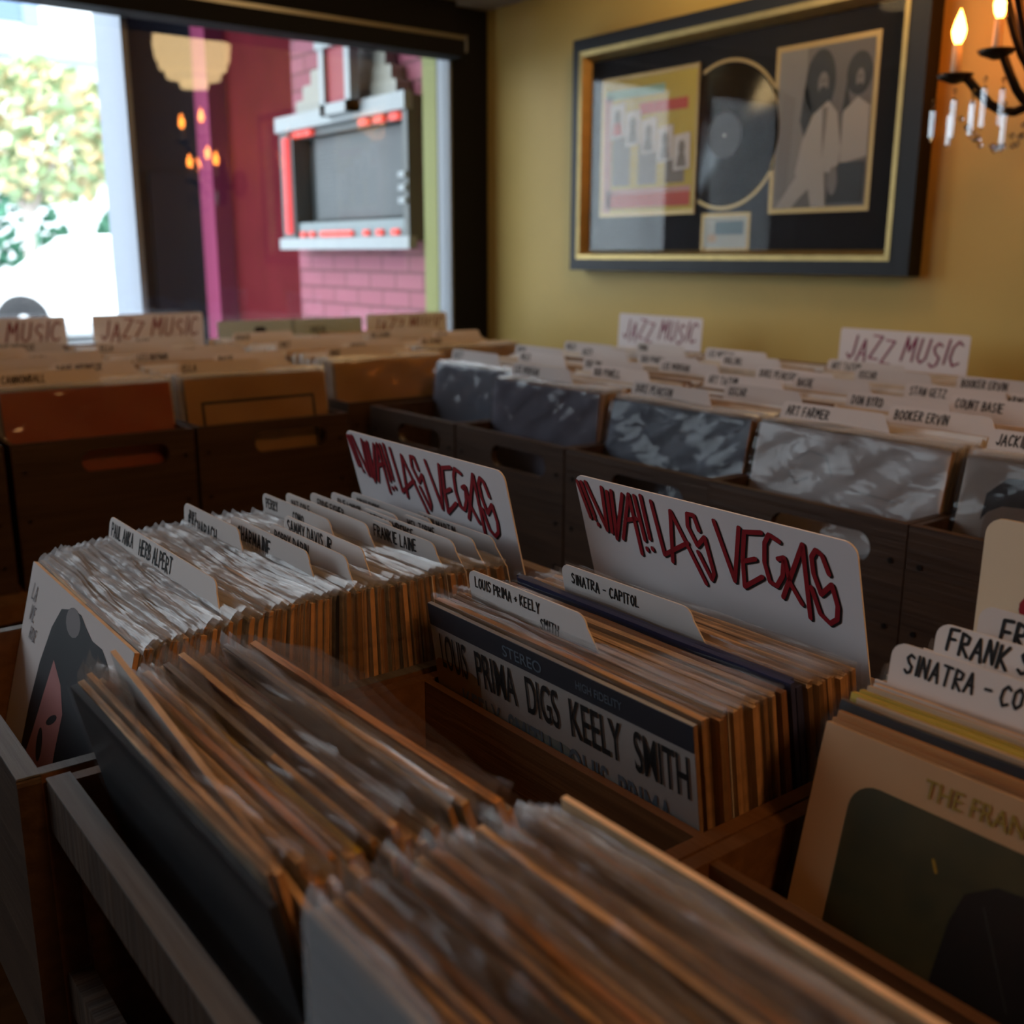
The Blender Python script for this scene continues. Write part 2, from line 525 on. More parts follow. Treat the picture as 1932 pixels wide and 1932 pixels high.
for i, (yy, hh, wd) in enumerate(((3.0, 2.35, .8), (5.0, 2.3, .85), (6.9, 2.1, .75))):
    hb = MB()
    for k in range(420):
        a, e = rg.uniform(0, 2 * PI), math.asin(rg.uniform(-.2, 1))
        c = Vector((math.cos(a) * math.cos(e) * .45, math.sin(a) * math.cos(e) * wd, .75 + math.sin(e) * (hh - .75)))
        if rg.random() < .4:
            c.z *= rg.uniform(.2, 1)
        u = Vector((rg.uniform(-1, 1), rg.uniform(-1, 1), rg.uniform(-1, 1))).normalized()
        w = u.orthogonal()
        hb.add([c - u * .1, c + w * .08, c + u * .1, c - w * .08], [(0, 1, 2, 3)], 0)
    hb.lathe([(.25, 0), (.35, .5), (.3, 1.0), (.05, 1.3)], n=10)
    tag(hb.build('green_shrub', mat('shrub_leaf', (.05, .16, .10), .6, .3, var=.3, scale=6), None, (-21, yy, 0)),
        ['dark green shrub left of the street tree trunk', 'dark green shrub right of the street tree trunk', 'dark green shrub beside the pale window post'][i], 'shrub', 'shrubs across the street')
# parked car
cr = empty('parked_car', (-17 + 1.2, 4.75, 0), (0, 0, 0), 'white parked car half seen through the window', 'car')
pr = [(-2.1, .28), (-2.15, .62), (-1.95, .86), (-1.0, 1.0), (-.35, 1.44), (.7, 1.47), (1.55, 1.10), (2.1, 1.02), (2.18, .5), (2.1, .28)]
cb = MB()
n = len(pr)
secs = []
for x, sc in ((.86, .96), (.80, 1.0), (-.80, 1.0), (-.86, .96)):
    secs.append([(x * (1 if z < .95 else .86), y, .3 + (z - .3) * sc if z > .3 else z) for y, z in pr])
vs = [p for sct in secs for p in sct]
cb.add(vs, [(k * n + i, k * n + (i + 1) % n, (k + 1) * n + (i + 1) % n, (k + 1) * n + i) for k in range(3) for i in range(n)] + [list(range(n)), list(range(3 * n, 4 * n))])
cb.build('car_body', mat('white_car_paint', (.85, .86, .87), .3, .5), cr)
MB().prism([(-.92, 1.02), (-.33, 1.38), (.12, 1.4), (.12, 1.02)], -.01, .01).prism([(.2, 1.02), (.2, 1.4), (.66, 1.4), (1.3, 1.05)], -.01, .01).build('side_window', mat('car_glass', (.55, .62, .66), .1, .6), cr, (.80, 0, 0), (0, 0, PI / 2))
for yy in (-1.32, 1.38):
    for xx in (.80, -.80):
        wq = MB().lathe([(.2, -.1), (.31, -.1), (.34, -.06), (.34, .06), (.31, .1), (.2, .1)], n=24, axis='x').build('wheel', mat('tyre_rubber', (.02, .02, .022), .7, .3), cr, (xx, yy, .34))
        MB().lathe([(.01, -.1), (.2, -.09), (.21, .09), (.01, .105)], n=20, axis='x').build('hubcap', mat('hub_grey', (.6, .62, .64), .4, .5), wq)

# illuminated wall box on the brick wall
mq = empty('wall_marquee', (-3.85, 2.2, Z0), (0, 0, 0), 'vintage grey lit display box with red tubes on the brick wall outside', 'sign')
L = (3.88, -2.2, 0)
M_mq = mat('box_grey_metal', (.20, .22, .23), .4, .5, metal=.2)
M_mqw = mat('box_white_enamel', (.36, .39, .40), .4, .4)
q = MB()
q.box(-4.39, -4.27, 2.10, 2.195, .05, .55).box(-3.40, -3.365, 2.10, 2.195, .05, .55).box(-4.27, -3.40, 2.12, 2.195, .47, .55).box(-4.27, -3.40, 2.12, 2.195, .05, .13).box(-4.27, -3.4, 2.185, 2.195, .13, .47)
q.build('cabinet', [mat('box_dark_metal', (.10, .11, .11), .45, .4)], mq, L)
q = MB().box(-4.40, -3.36, 2.085, 2.12, .50, .56)
q.build('top_rail', M_mqw, mq, L)
q = MB().box(-4.40, -3.345, 2.085, 2.12, .02, .065)
q.build('bottom_rail', M_mqw, mq, L)
q = MB()
for i in range(17):
    z = .145 + i * .0188
    q.box(-4.17, -3.42, 2.155, 2.17, z, z + .0155)
q.build('slatted_panel', mat('slat_grey', (.125, .135, .14), .5, .4, var=.1, scale=5), mq, L)
q = MB().box(-4.26, -3.41, 2.111, 2.1195, .066, .128)
q.build('lower_strip', mat('pale_metal', (.20, .25, .26), .4, .5), mq, L)
M_neon = mat('red_neon', (.5, .02, .02), .4, .3, emit=(1, .02, .02), estr=.36)
M_neon2 = mat('red_lit_letter', (.6, .05, .04), .4, .3, emit=(1, .09, .06), estr=.35)
MB().box(-4.345, -4.295, 2.09, 2.10, .085, .475).build('neon_tube', M_neon, mq, L)
for x in (-4.31, -4.24, -4.17, -3.71, -3.60, -3.49):
    MB().box(x, x + .06, 2.10, 2.12, .472, .495).build('lit_letter', M_neon2, mq, L)
for x, w in ((-4.23, .04), (-4.15, .04), (-4.05, .26), (-3.70, .035), (-3.60, .04), (-3.49, .045)):
    MB().box(x, x + w, 2.098, 2.110, .070, .092).build('lit_letter', M_neon2, mq, L)
q = MB()
for i, (w, z) in enumerate(((.42, .56), (.37, .615), (.31, .67), (.24, .725), (.15, .78))):
    q.prism(rr(-3.86 - w, -3.86 + w * .9, z, z + .058, .012, 3), 2.13 + .008 * i, 2.19)
q.build('stepped_crest', mat('ivory_enamel', (.34, .33, .28), .4, .4), mq, L)
q = MB().box(-3.910, -3.870, 2.045, 2.085, .52, .79).box(-3.710, -3.670, 2.045, 2.085, .52, .79).box(-3.930, -3.660, 2.04, 2.085, .76, .80).box(-3.910, -3.670, 2.045, 2.085, .52, .56)
q.build('small_sign_frame', M_mqw, mq, L)
MB().box(-3.870, -3.710, 2.06, 2.08, .56, .76).build('small_sign_face', mat('coral_red', (.34, .045, .06), .5, .3), mq, L)
MB().box(-3.42, -3.375, 2.09, 2.10, .27, .29).box(-3.42, -3.375, 2.09, 2.10, .225, .245).box(-3.42, -3.375, 2.09, 2.10, .18, .20).build('latch', M_mqw, mq, L)

# ------------------------------------------------------------------ framed disc on the yellow wall
fr = empty('picture_frame', (-2.0, 2.28, Z0), (0, 0, 0), 'large black frame with gold lip holding a disc, poster and photograph on the mustard wall', 'picture')
L = (2.0, -2.28, 0)
ox0, ox1, oz0, oz1 = -2.592, -1.402, -.046, .628
gx0, gx1, gz0, gz1 = -2.562, -1.452, -.012, .592
ix0, ix1, iz0, iz1 = -2.535, -1.480, .014, .562
q = MB()
for (a, bb, c, d) in ((ox0, ox1, gz1, oz1), (ox0, ox1, oz0, gz0), (ox0, gx0, gz0, gz1), (gx1, ox1, gz0, gz1)):
    q.box(a, bb, 2.228, 2.279, c, d)
q.build('frame_moulding', M_frame, fr, L)
q = MB()
o4 = [(gx0, 2.226, gz0), (gx1, 2.226, gz0), (gx1, 2.226, gz1), (gx0, 2.226, gz1)]
i4 = [(ix0, 2.258, iz0), (ix1, 2.258, iz0), (ix1, 2.258, iz1), (ix0, 2.258, iz1)]
m4 = [(p[0] * .5 + r_[0] * .5, 2.2275, p[2] * .5 + r_[2] * .5) for p, r_ in zip(o4, i4)]
q.add(o4 + m4 + i4, [(k, (k + 1) % 4, 4 + (k + 1) % 4, 4 + k) for k in range(4)] + [(4 + k, 4 + (k + 1) % 4, 8 + (k + 1) % 4, 8 + k) for k in range(4)])
q.build('gold_lip', M_gold, fr, L)
MB().box(gx0, gx1, 2.262, 2.275, gz0, gz1).build('mat_board', M_matb, fr, L)
Y = 2.2615
q = MB()
pc = [mat('poster_ochre', (.50, .38, .06), .6), mat('poster_pink', (.55, .30, .28), .6), mat('poster_red', (.50, .08, .05), .6), mat('poster_grey', (.22, .19, .17), .6), mat('poster_white', (.62, .58, .58), .6), mat('poster_teal', (.28, .45, .36), .6), mat('gilt_line', (.45, .30, .12), .4, .5, metal=.4)]
px0, px1, pz0, pz1 = -2.475, -2.105, .125, .495
Y -= .0045
q.box(px0 - .012, px1 + .006, Y - .001, Y + .004, pz0 - .012, pz1 + .012, 6)
q.flat(rr(px0, px1, pz0, pz1, .001, 1), Y - .0015, 0)
q.flat(rr(px0, px0 + .035, pz0, pz1 - .04, .001, 1), Y - .002, 1)
q.flat(rr(px0 + .01, px1 - .12, pz1 - .05, pz1 - .025, .001, 1), Y - .002, 5)
q.flat(rr(px0 + .15, px1 - .03, pz1 - .10, pz1 - .07, .001, 1), Y - .002, 2)
q.flat(rr(px0 + .02, px1 - .01, pz0 + .012, pz0 + .05, .001, 1), Y - .002, 2)
q.flat(rr(px0 + .02, px1 - .01, pz0 + .05, pz0 + .065, .001, 1), Y - .002, 1)
for i in range(5):
    cx, cz = px0 + .06 + i * .066, .385 - i * .026
    q.flat([(cx - .03, cz - .05), (cx + .032, cz - .045), (cx + .03, cz + .05), (cx - .032, cz + .045)], Y - .0025 - .0003 * i, 4)
    q.flat(ell(cx, cz + .012, .013, .020, 12), Y - .0045, 3)
    q.flat([(cx - .02, cz - .04), (cx + .02, cz - .04), (cx + .012, cz - .005), (cx - .012, cz - .005)], Y - .0045, 2 if i == 0 else 3)
for i, (a, h) in enumerate(((.04, .17), (.15, .12), (.26, .07))):
    q.flat(rr(px0 + a, px0 + a + .075, pz0 + .075, pz0 + .075 + h, .001, 1), Y - .002, 3)
q.build('poster', pc, fr, L)
Y += .0045
q = MB()
arc = [(-2.0 + .192 * math.cos(t), .312 + .192 * math.sin(t)) for t in [R(-118 + 236 * i / 40) for i in range(41)]]
for i in range(40):
    (a, c), (b_, d) = arc[i], arc[i + 1]
    k = .955
    q.flat([(a, c), (b_, d), (-2.0 + (b_ + 2.0) * k, .312 + (d - .312) * k), (-2.0 + (a + 2.0) * k, .312 + (c - .312) * k)], Y - .001, 0)
q.build('gilt_ring', pc[6], fr, L)
q = MB().lathe([(.001, Y - .004), (.06, Y - .004), (.061, Y - .003), (.178, Y - .003), (.18, Y)], (-2.0, 0, .312), 48, 0, True, 'y')
q.flat(ell(-2.0, .312, .058, .058, 28), Y - .0045, 1)
q.flat(ell(-2.0, .312, .004, .004, 8), Y - .005, 2)
q.build('gold_record_disc', [mat('vinyl_black', (.010, .009, .010), .22, .6), mat('disc_label_dark', (.05, .045, .05), .5), pc[4]], fr, L)
q = MB().box(-2.072, -1.900, Y - .001, Y, .010, .112, 0)
q.flat(rr(-2.062, -1.910, .020, .102, .001, 1), Y - .0015, 1)
q.flat(rr(-2.02, -1.92, .055, .09, .001, 1), Y - .002, 2).flat(ell(-2.03, .045, .018, .012, 12), Y - .002, 3)
q.build('plaque', [pc[6], mat('plaque_ground', (.42, .45, .44), .5), mat('plaque_blue', (.10, .17, .22), .5), mat('plaque_tan', (.5, .36, .24), .5)], fr, L)
q = MB()
hx0, hx1, hz0, hz1 = -1.842, -1.542, .105, .507
q.box(hx0, hx1, Y - .001, Y, hz0, hz1, 0)
q.flat(rr(hx0 + .013, hx1 - .013, hz0 + .013, hz1 - .013, .001, 1), Y - .0015, 1)


def ph(pts, k, lay):
    q.flat([(hx0 + .013 + u * .274, hz0 + .013 + v * .376) for u, v in pts], Y - .0015 - .0003 * lay, k)


ph([(0, 0), (0, 1), (.3, 1), (.34, .5), (.2, 0)], 2, 1)
ph([(.02, .05), (.15, .06), (.2, .7), (.05, .75)], 4, 2)
ph(ell(.46, .78, .16, .20), 3, 2)
ph([(.30, .8), (.42, .55), (.34, .40), (.26, .55)], 3, 2)
ph(ell(.86, .80, .13, .13), 3, 2)
ph([(.74, .78), (.80, .58), (.70, .56)], 3, 2)
ph(ell(.49, .765, .055, .075), 4, 3)
ph(ell(.87, .765, .042, .062), 4, 3)
for ux, uz, k_ in ((.475, .785, .011), (.515, .785, .011), (.858, .78, .008), (.885, .78, .008)):
    ph(ell(ux, uz, k_, .007, 8), 3, 4)
ph(ell(.495, .715, .045, .035), 3, 4)
ph(ell(.87, .715, .034, .026), 3, 4)
ph([(.40, .58), (.56, .66), (.66, .58), (.72, .36), (.70, .2), (.56, .22), (.30, .18), (.24, .22), (.30, .42)], 5, 4)
ph([(.72, .58), (.86, .66), (.99, .60), (.99, .30), (.72, .26)], 5, 3)
ph([(.30, .24), (.56, .24), (.60, .0), (.44, .0), (.40, .12), (.22, .0), (.04, .0)], 5, 5)
ph([(.72, .27), (.98, .27), (.98, .02), (.60, .02), (.62, .2)], 3, 4)
ph([(.50, .62), (.56, .62), (.53, .30)], 4, 6)
ph(ell(.66, .16, .05, .09), 4, 6)
q.build('photograph', [pc[6], mat('photo_ground', (.13, .12, .12), .5), mat('photo_mid', (.20, .19, .19), .5), mat('photo_dark', (.03, .03, .03), .5), mat('photo_skin', (.17, .155, .15), .5), mat('photo_pale', (.34, .32, .31), .5)], fr, L)
MB().box(ix0, ix1, 2.250, 2.252, iz0, iz1).build('picture_glass', M_pglass, fr, L)

# ------------------------------------------------------------------ crystal wall chandelier and lantern
ch = empty('crystal_wall_chandelier', (-1.08, 2.28, Z0 + .34), (0, 0, 0), 'black iron wall chandelier with lit flame bulbs and hanging crystals right of the framed disc', 'lamp')
L = (1.08, -2.28, -.34)
q = MB().lathe([(.02, 2.28), (.07, 2.27), (.055, 2.245), (.02, 2.23)], (-1.08, 0, .34), 20, 0, True, 'y')
q.lathe([(.012, -.10), (.028, -.06), (.016, -.02), (.034, .03), (.02, .09), (.006, .14)], (-1.08, 2.17, .33), 14)
q.tube([(-1.08, 2.25, .34), (-1.08, 2.17, .31)], .012)
q.build('wall_bracket', M_iron, ch, L)
tips = [(-1.243, 2.08, .348), (-1.158, 2.075, .382), (-.99, 2.05, .35), (-.92, 2.12, .34), (-1.10, 1.98, .52), (-1.17, 2.05, .545)]
for i, (tx, ty, tz) in enumerate(tips):
    a = MB()
    hub = Vector((-1.08, 2.17, .33))
    tp = Vector((tx, ty, tz))
    pts = [hub.lerp(tp, t) + Vector((0, 0, -.06 * math.sin(PI * min(1, t * 1.15)))) for t in [k / 8 for k in range(9)]]
    a.tube(pts, [.009] * 9)
    a.build('arm', M_iron, ch, L)
    MB().lathe([(.006, -.012), (.030, -.002), (.036, .006), (.030, .004), (.008, .0)], tp, 18).build('drip_pan', M_iron, ch, L)
    cd = MB().lathe([(.0085, .0), (.0095, .004), (.009, .062), (.004, .064)], tp, 12).build('candle_sleeve', M_candle, ch, L)
    MB().lathe([(.004, .060), (.011, .074), (.0135, .088), (.009, .106), (.003, .122), (.0005, .128)], tp, 14).build('flame_bulb', M_bulb, cd)
cdrops = [(-1.272, 2.06, .31, .055), (-1.242, 2.075, .30, .06), (-1.222, 2.05, .325, .075), (-1.205, 2.09, .325, .06), (-1.188, 2.06, .315, .062), (-1.160, 2.05, .34, .075), (-1.145, 2.09, .34, .07), (-1.12, 2.06, .29, .07), (-1.03, 2.05, .31, .07), (-.98, 2.04, .30, .06)]
for (x, y, z, h) in cdrops:
    q = MB().lathe([(.0006, 0), (.0055, -.006), (.0042, -.012), (.0005, -.016)], (x, y, z), 6, 0, False)
    q.lathe([(.001, -.018), (.0065, -.024), (.0058, -.02 - h), (.001, -.028 - h)], (x, y, z), 6, 0, False)
    q.build('crystal_prism', M_crystal, ch, L)
rg = random.Random(9)
for k in range(26):
    t = k / 25
    x, z = -1.205 + .16 * t, .265 - .06 * math.sin(PI * t) + rg.uniform(-.006, .006)
    MB().lathe([(.0005, -.007), (.006, -.002), (.006, .002), (.0005, .007)], (x, 2.06 + rg.uniform(-.02, .02), z), 7, 0, False).build('crystal_bead', M_crystal, ch, L)

ln = empty('paper_lantern', (-1.81, 1.77, Z0 + .80), (0, 0, 0), 'cream tiered paper lantern mirrored in the window glass', 'lamp')
q = MB()
pf = []
for i in range(9):
    t = -1 + 2 * i / 8
    r0 = .155 * math.sqrt(max(.12, 1 - (t * .93) ** 2))
    pf += [(r0 * .97, t * .14), (r0, t * .14 + .018), (r0 * .985, t * .14 + .033)]
q.lathe(pf, (0, 0, 0), 28)
q.build('shade', M_lant, ln)
MB().tube([(0, 0, .17), (0, 0, 1.85 - .88)], .004).build('cord', M_black, ln)
# an unseen second lantern, added to warm the near right side
l2 = empty('paper_lantern', (.95, .25, Z0 + .98), (0, 0, 0), 'unseen cream tiered paper lantern added behind the viewer for warm light', 'lamp')
link('shade', q.mesh('shade', M_lant2), l2)
MB().tube([(0, 0, .17), (0, 0, .85)], .004).build('cord', M_black, l2)

# ------------------------------------------------------------------ counters and table
t = empty('wall_counter', (-1.2, 1.7, 0), (0, 0, 0), 'long wooden counter under the crates along the mustard wall', 'counter')
L = (1.2, -1.7, Z0)
MB().box(-3.05, .6, 1.13, 2.26, -.64, -.605).build('worktop', M_table, t, L)
MB().box(-3.0, .55, 1.25, 2.24, -1.2, -.64).build('base', M_crate, t, L)
t = empty('window_counter', (-2.5, .2, 0), (0, 0, 0), 'wooden counter under the crates along the window', 'counter')
L = (2.5, -.2, Z0)
MB().box(-3.08, -1.94, -1.2, 1.125, -.64, -.605).build('worktop', M_table, t, L)
MB().box(-3.06, -2.05, -1.18, 1.1, -1.2, -.64).build('base', M_crate, t, L)
t = empty('display_table', (-.6, .45, 0), (0, 0, 0), 'dark wooden table holding the three record bins in the foreground', 'table')
L = (.6, -.45, Z0)
MB().box(-1.2, .35, .22, .84, -.66, -.632).build('table_top', M_table, t, L)
for x in (-1.17, .27):
    for y in (.24, .78):
        MB().box(x, x + .05, y, y + .05, -1.2, -.66).build('leg', M_table, t, L)
MB().box(-1.15, .3, .3, .8, -.95, -.93).build('shelf', M_table, t, L)


# ------------------------------------------------------------------ bins and crates
def slot_board(w, h, y0, y1, cx=.034, cz=None, sw=.165, sh=.042):
    """board centred on x, z 0..h, with a rounded hand slot"""
    m = MB()
    cz = h - .044 if cz is None else cz
    hole = []
    for i in range(24):
        a = 2 * PI * (i + .5) / 24
        c, s_ = math.cos(a), math.sin(a)
        hole.append((cx + (sw / 2 - sh / 2) * (1 if c > 0 else -1) + sh / 2 * c, cz + sh / 2 * s_))
    outer = []
    for (x, z) in hole:
        dx, dz = (x - cx) / sw, (z - cz) / sh
        a = abs(dx) or 1e-9
        bq = abs(dz) or 1e-9
        tx = (w / 2 - (cx if dx > 0 else -cx)) / a
        tz = ((h - cz) if dz > 0 else cz) / bq
        k = min(tx, tz)
        outer.append((cx + dx * k, cz + dz * k))
    # put true corners on the outline
    for (X, Zc) in ((w / 2, h), (-w / 2, h), (-w / 2, 0), (w / 2, 0)):
        j = min(range(24), key=lambda i: (outer[i][0] - X) ** 2 + (outer[i][1] - Zc) ** 2)
        outer[j] = (X, Zc)
    n = 24
    for y, fl in ((y0, 1), (y1, -1)):
        m.add([(x, y, z) for x, z in hole] + [(x, y, z) for x, z in outer], [(i, (i + 1) % n, n + (i + 1) % n, n + i)[::fl] for i in range(n)])
    m.add([(x, y0, z) for x, z in hole] + [(x, y1, z) for x, z in hole], [(i, (i + 1) % n, n + (i + 1) % n, n + i) for i in range(n)])
    m.add([(x, y0, z) for x, z in outer] + [(x, y1, z) for x, z in outer], [(i, (i + 1) % n, n + (i + 1) % n, n + i) for i in range(n)])
    return m


CR = {}


def wall_crate(x, y, rz, label, group, d=.485, w=.336, h=.272):
    """x,y: middle of the front; front looks to local -y"""
    t_ = empty('record_crate', (x, y, Z0 - .6045), (0, 0, rz), label, 'crate', group)
    if not CR:
        n_ = slot_board(w, h, 0, .012)
        for sx in (-1, 1):
            for z in (.05, .13, .22):
                n_.lathe([(.004, -.0015), (.004, .0)], (sx * (w / 2 - .02), 0, z), 8, 1, True, 'y')
        CR['f'] = n_.mesh('front_board', [M_crate, M_iron])
        CR['b'] = slot_board(w, h, d - .012, d).mesh('back_board', M_crate)
        CR['s'] = MB().box(0, .010, .012, d - .012, .0, h).mesh('side_board', M_crate)
        CR['g'] = MB().box(-w / 2 + .01, w / 2 - .01, .012, d - .012, .012, .0405).mesh('floor_board', M_crate)
    link('front_board', CR['f'], t_)
    link('back_board', CR['b'], t_)
    link('side_board', CR['s'], t_, (-w / 2, 0, 0))
    link('side_board', CR['s'], t_, (w / 2 - .01, 0, 0))
    link('floor_board', CR['g'], t_)
    return t_


RX = [-1.903, -1.561, -1.2205, -.884, -.546, -.205]
RN = ['in the corner', 'second from the corner', 'third from the corner', 'fourth from the corner', 'fifth from the corner', 'sixth from the corner']
for i, x in enumerate(RX):
    wall_crate(x, 1.19, 0, 'brown slotted crate in the front row along the mustard wall, ' + RN[i], 'front crates along the mustard wall')
    wall_crate(x, 1.70, 0, 'brown crate in the back row against the mustard wall, ' + RN[i], 'back crates along the mustard wall')
LYc = [.235, .583, .926]
LN = ['at the left edge of the photo', 'holding the orange record', 'holding the tan record with a black outline']
for i, y in enumerate(LYc):
    wall_crate(-2.0, y, PI / 2, 'dark wooden crate on the window counter ' + LN[i], 'front crates along the window')
for i, y in enumerate(LYc):
    wall_crate(-2.52, y, PI / 2, 'back crate under the window, behind the one ' + LN[i], 'back crates along the window')
wall_crate(-2.13, 1.335, PI / 2, 'wooden crate tucked into the corner beside the plain tan records', 'front crates along the window')

BH = .23


def island_bin(x0, x1, y0, div, label):
    cx = (x0 + x1) / 2
    t_ = empty('record_bin', (cx, y0, Z0 - .630), (0, 0, 0), label, 'bin', 'record bins on the island table')
    h = .255
    w = x1 - x0
    fb = MB()
    for z0, z1 in (((.0, h),) if x0 < -1 else ((.213, h), (.055, .095), (.0, .02))):
        fb.prism(rr(-w / 2, w / 2, z0, z1, .006, 3), 0, .017)
    fb.build('front_board', M_crate if x0 < -1 else M_rib, t_)  # front boards darker than the sides: their shade is put into the colour
    MB().box(-w / 2, w / 2, 0, .0172, h, h + .0015).build('front_rail', M_rail, t_)
    for s_ in (0, 1):
        xa = -w / 2 if s_ == 0 else w / 2 - .012
        sb = MB().box(xa, xa + .012, .017, .635, .0, h).build('side_board', M_bin, t_)
        if x0 < -1.0:
            MB().box(xa, xa + .012, .017, .635, h, h + .001).build('worn_edge', M_rail, sb)
    MB().box(-w / 2, w / 2, .635, .652, 0, h).build('back_board', M_bin, t_)
    MB().box(-w / 2 + .012, w / 2 - .012, .017, .635, 0, .012).build('floor_board', M_bin, t_)
    if div:
        MB().box(-w / 2 + .012, w / 2 - .012, div - y0, div - y0 + .008, .012, h - .001).build('divider', M_bin, t_)
    return t_


island_bin(-1.125, -.772, .139, None, 'long wooden bin packed with records in crinkled plastic, left of the three')
island_bin(-.762, -.408, .157, .479, 'long wooden bin with divider, middle of the three foreground bins')
island_bin(-.4055, -.050, .157, .463, 'long wooden bin with divider, right of the three foreground bins')

# ------------------------------------------------------------------ records
RW, RH = .316, .316
PAL = {
    'kraft': (.50, .33, .19), 'cream': (.66, .57, .45), 'orange': (.52, .25, .08), 'tan': (.58, .42, .27), 'black': (.016, .016, .02), 'navy': (.03, .035, .10), 'grey': (.28, .27, .28),
    'white': (.70, .68, .67), 'red': (.36, .05, .03), 'yellow': (.58, .44, .05), 'brown': (.20, .10, .05), 'pink': (.55, .36, .34)}
SLV = {}


def sleeve_mesh(c, k):
    key = (c, k)
    if key not in SLV:
        rg_ = random.Random(hash(c) % 1000 * 0 + k * 7 + len(c))
        th = (.0038, .0046, .0050)[k % 3]
        m = MB()
        bow = 0 if k == 0 else rg_.uniform(-.002, .002)
        n_ = 8
        fr_, bk_ = [], []
        for i in range(n_ + 1):
            u = -RW / 2 + RW * i / n_
            e = bow * math.sin(PI * i / n_)
            dz = 0 if k == 0 else rg_.uniform(-.0006, .0006)
            fr_ += [(u, e, 0), (u, e, RH + dz)]
            bk_ += [(u, e + th, 0), (u, e + th, RH + dz)]
        m.add(fr_, [(2 * i, 2 * i + 2, 2 * i + 3, 2 * i + 1) for i in range(n_)], 0)
        m.add(bk_, [(2 * i, 2 * i + 1, 2 * i + 3, 2 * i + 2) for i in range(n_)], 0)
        a = fr_ + bk_
        o_ = len(fr_)
        m.add(a, [(2 * i + 1, 2 * i + 3, o_ + 2 * i + 3, o_ + 2 * i + 1) for i in range(n_)], 2)
        m.add(a, [(2 * i, o_ + 2 * i, o_ + 2 * i + 2, 2 * i + 2) for i in range(n_)] +
              [(0, 1, o_ + 1, o_), (2 * n_, o_ + 2 * n_, o_ + 2 * n_ + 1, 2 * n_ + 1)], 1)
        cm = mat('sleeve_' + c, PAL[c], .45, .4, var=.12, scale=9, rand=.15)
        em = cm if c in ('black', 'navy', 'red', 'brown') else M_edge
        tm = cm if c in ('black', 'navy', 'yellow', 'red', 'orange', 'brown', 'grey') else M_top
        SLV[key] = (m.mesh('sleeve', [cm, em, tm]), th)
    return SLV[key]


F_milky = film('milky_sleeve_film', (.68, .69, .72), .27, .88, .15, 60, .45)
F_clear = film('clear_sleeve_film', (.42, .34, .28), .09, .60, .12, 40, .45)
F_thin = film('thin_sleeve_film', (.14, .14, .14), .03, .28, .12, 30, .25)
F_shiny = film('shiny_sleeve_film', (.10, .10, .11), .19, .80, .08, 15, 1.3, 1.0)
PLS = {}


def plastic_mesh(kind, k):
    """film envelope round the sleeve with a crinkled flap folding back over the top edge"""
    key = (kind, k)
    if key in PLS:
        return PLS[key]
    rg_ = random.Random(k * 31 + len(kind))
    fm = {'milky': F_milky, 'shiny': F_shiny, 'thin': F_thin}.get(kind, F_clear)
    amp, ext, fold = {'milky': (.0017, .0125, .55), 'clear': (.0012, .010, .5), 'loose': (.0050, .020, .50), 'open': (.010, .030, .1), 'shiny': (.0015, .008, .5), 'thin': (.001, .007, .4)}[kind]
    nx = 40
    ph_ = [(rg_.uniform(5, 16), rg_.uniform(0, 6.28), 1.0), (rg_.uniform(25, 50), rg_.uniform(0, 6.28), .45), (rg_.uniform(70, 130), rg_.uniform(0, 6.28), .2)]
    tilt = rg_.uniform(-.003, .003)
    m = MB()
    for side in (0, 1):
        base = -.0016 if side == 0 else .0060
        vs = []
        rows = ([(0, 0), (.6, 0)] + [(.70 + .03 * q_, 0) for q_ in range(10)] if kind == 'shiny' else [(0, 0), (.6, 0), (.9, 0)]) + [(.985, 0), (1, .35), (1, .7), (1, 1)]
        for t_, e_ in rows:
            for i in range(nx + 1):
                u = i / nx
                x = (-.5 + u) * (RW + .007)
                w_ = sum(a_ * math.sin(f_ * u * .5 + p_ + side * .9 + t_ * 2 + e_ * .8) for f_, p_, a_ in ph_)
                am = amp * (max(0, (t_ - .6) / .4) ** 1.5 * .5 + e_ * .8)
                ex = ext * (.80 + .14 * math.sin(u * 9 + ph_[0][1]) + .06 * w_) * (1 if side == 0 else .55)
                if kind == 'open':
                    bow = math.sin(PI * u)
                    ex = ext * (.25 + .75 * math.sin(PI * min(1, u * 1.2)))
                    y = base + (-am * bow if side == 0 else am * .5 * bow) + am * .2 * w_
                    y += fold * ex * e_
                elif kind == 'shiny' and side == 0 and t_ < .99:
                    y = base - .0036 + .0022 * math.sin(11 * u + ph_[0][1] + 14 * t_) + .0014 * math.sin(23 * u - 30 * t_ + ph_[1][1])
                else:
                    y = base + am * w_ * .55 + fold * ex * e_ ** 1.3 - (am * .3 if side == 0 else 0)
                z = t_ * RH + e_ * (ex * (1 - .25 * fold) + tilt * (u - .5) * 2) + (.0006 if e_ == 0 and t_ > .98 else 0)
                vs.append((x, y, z))
        n_ = nx + 1
        m.add(vs, [(r_ * n_ + i, r_ * n_ + i + 1, (r_ + 1) * n_ + i + 1, (r_ + 1) * n_ + i) for r_ in range(len(rows) - 1) for i in range(nx)], 0, True)
    PLS[key] = m.mesh('plastic_sleeve', fm)
    return PLS[key]


COUNT = {}


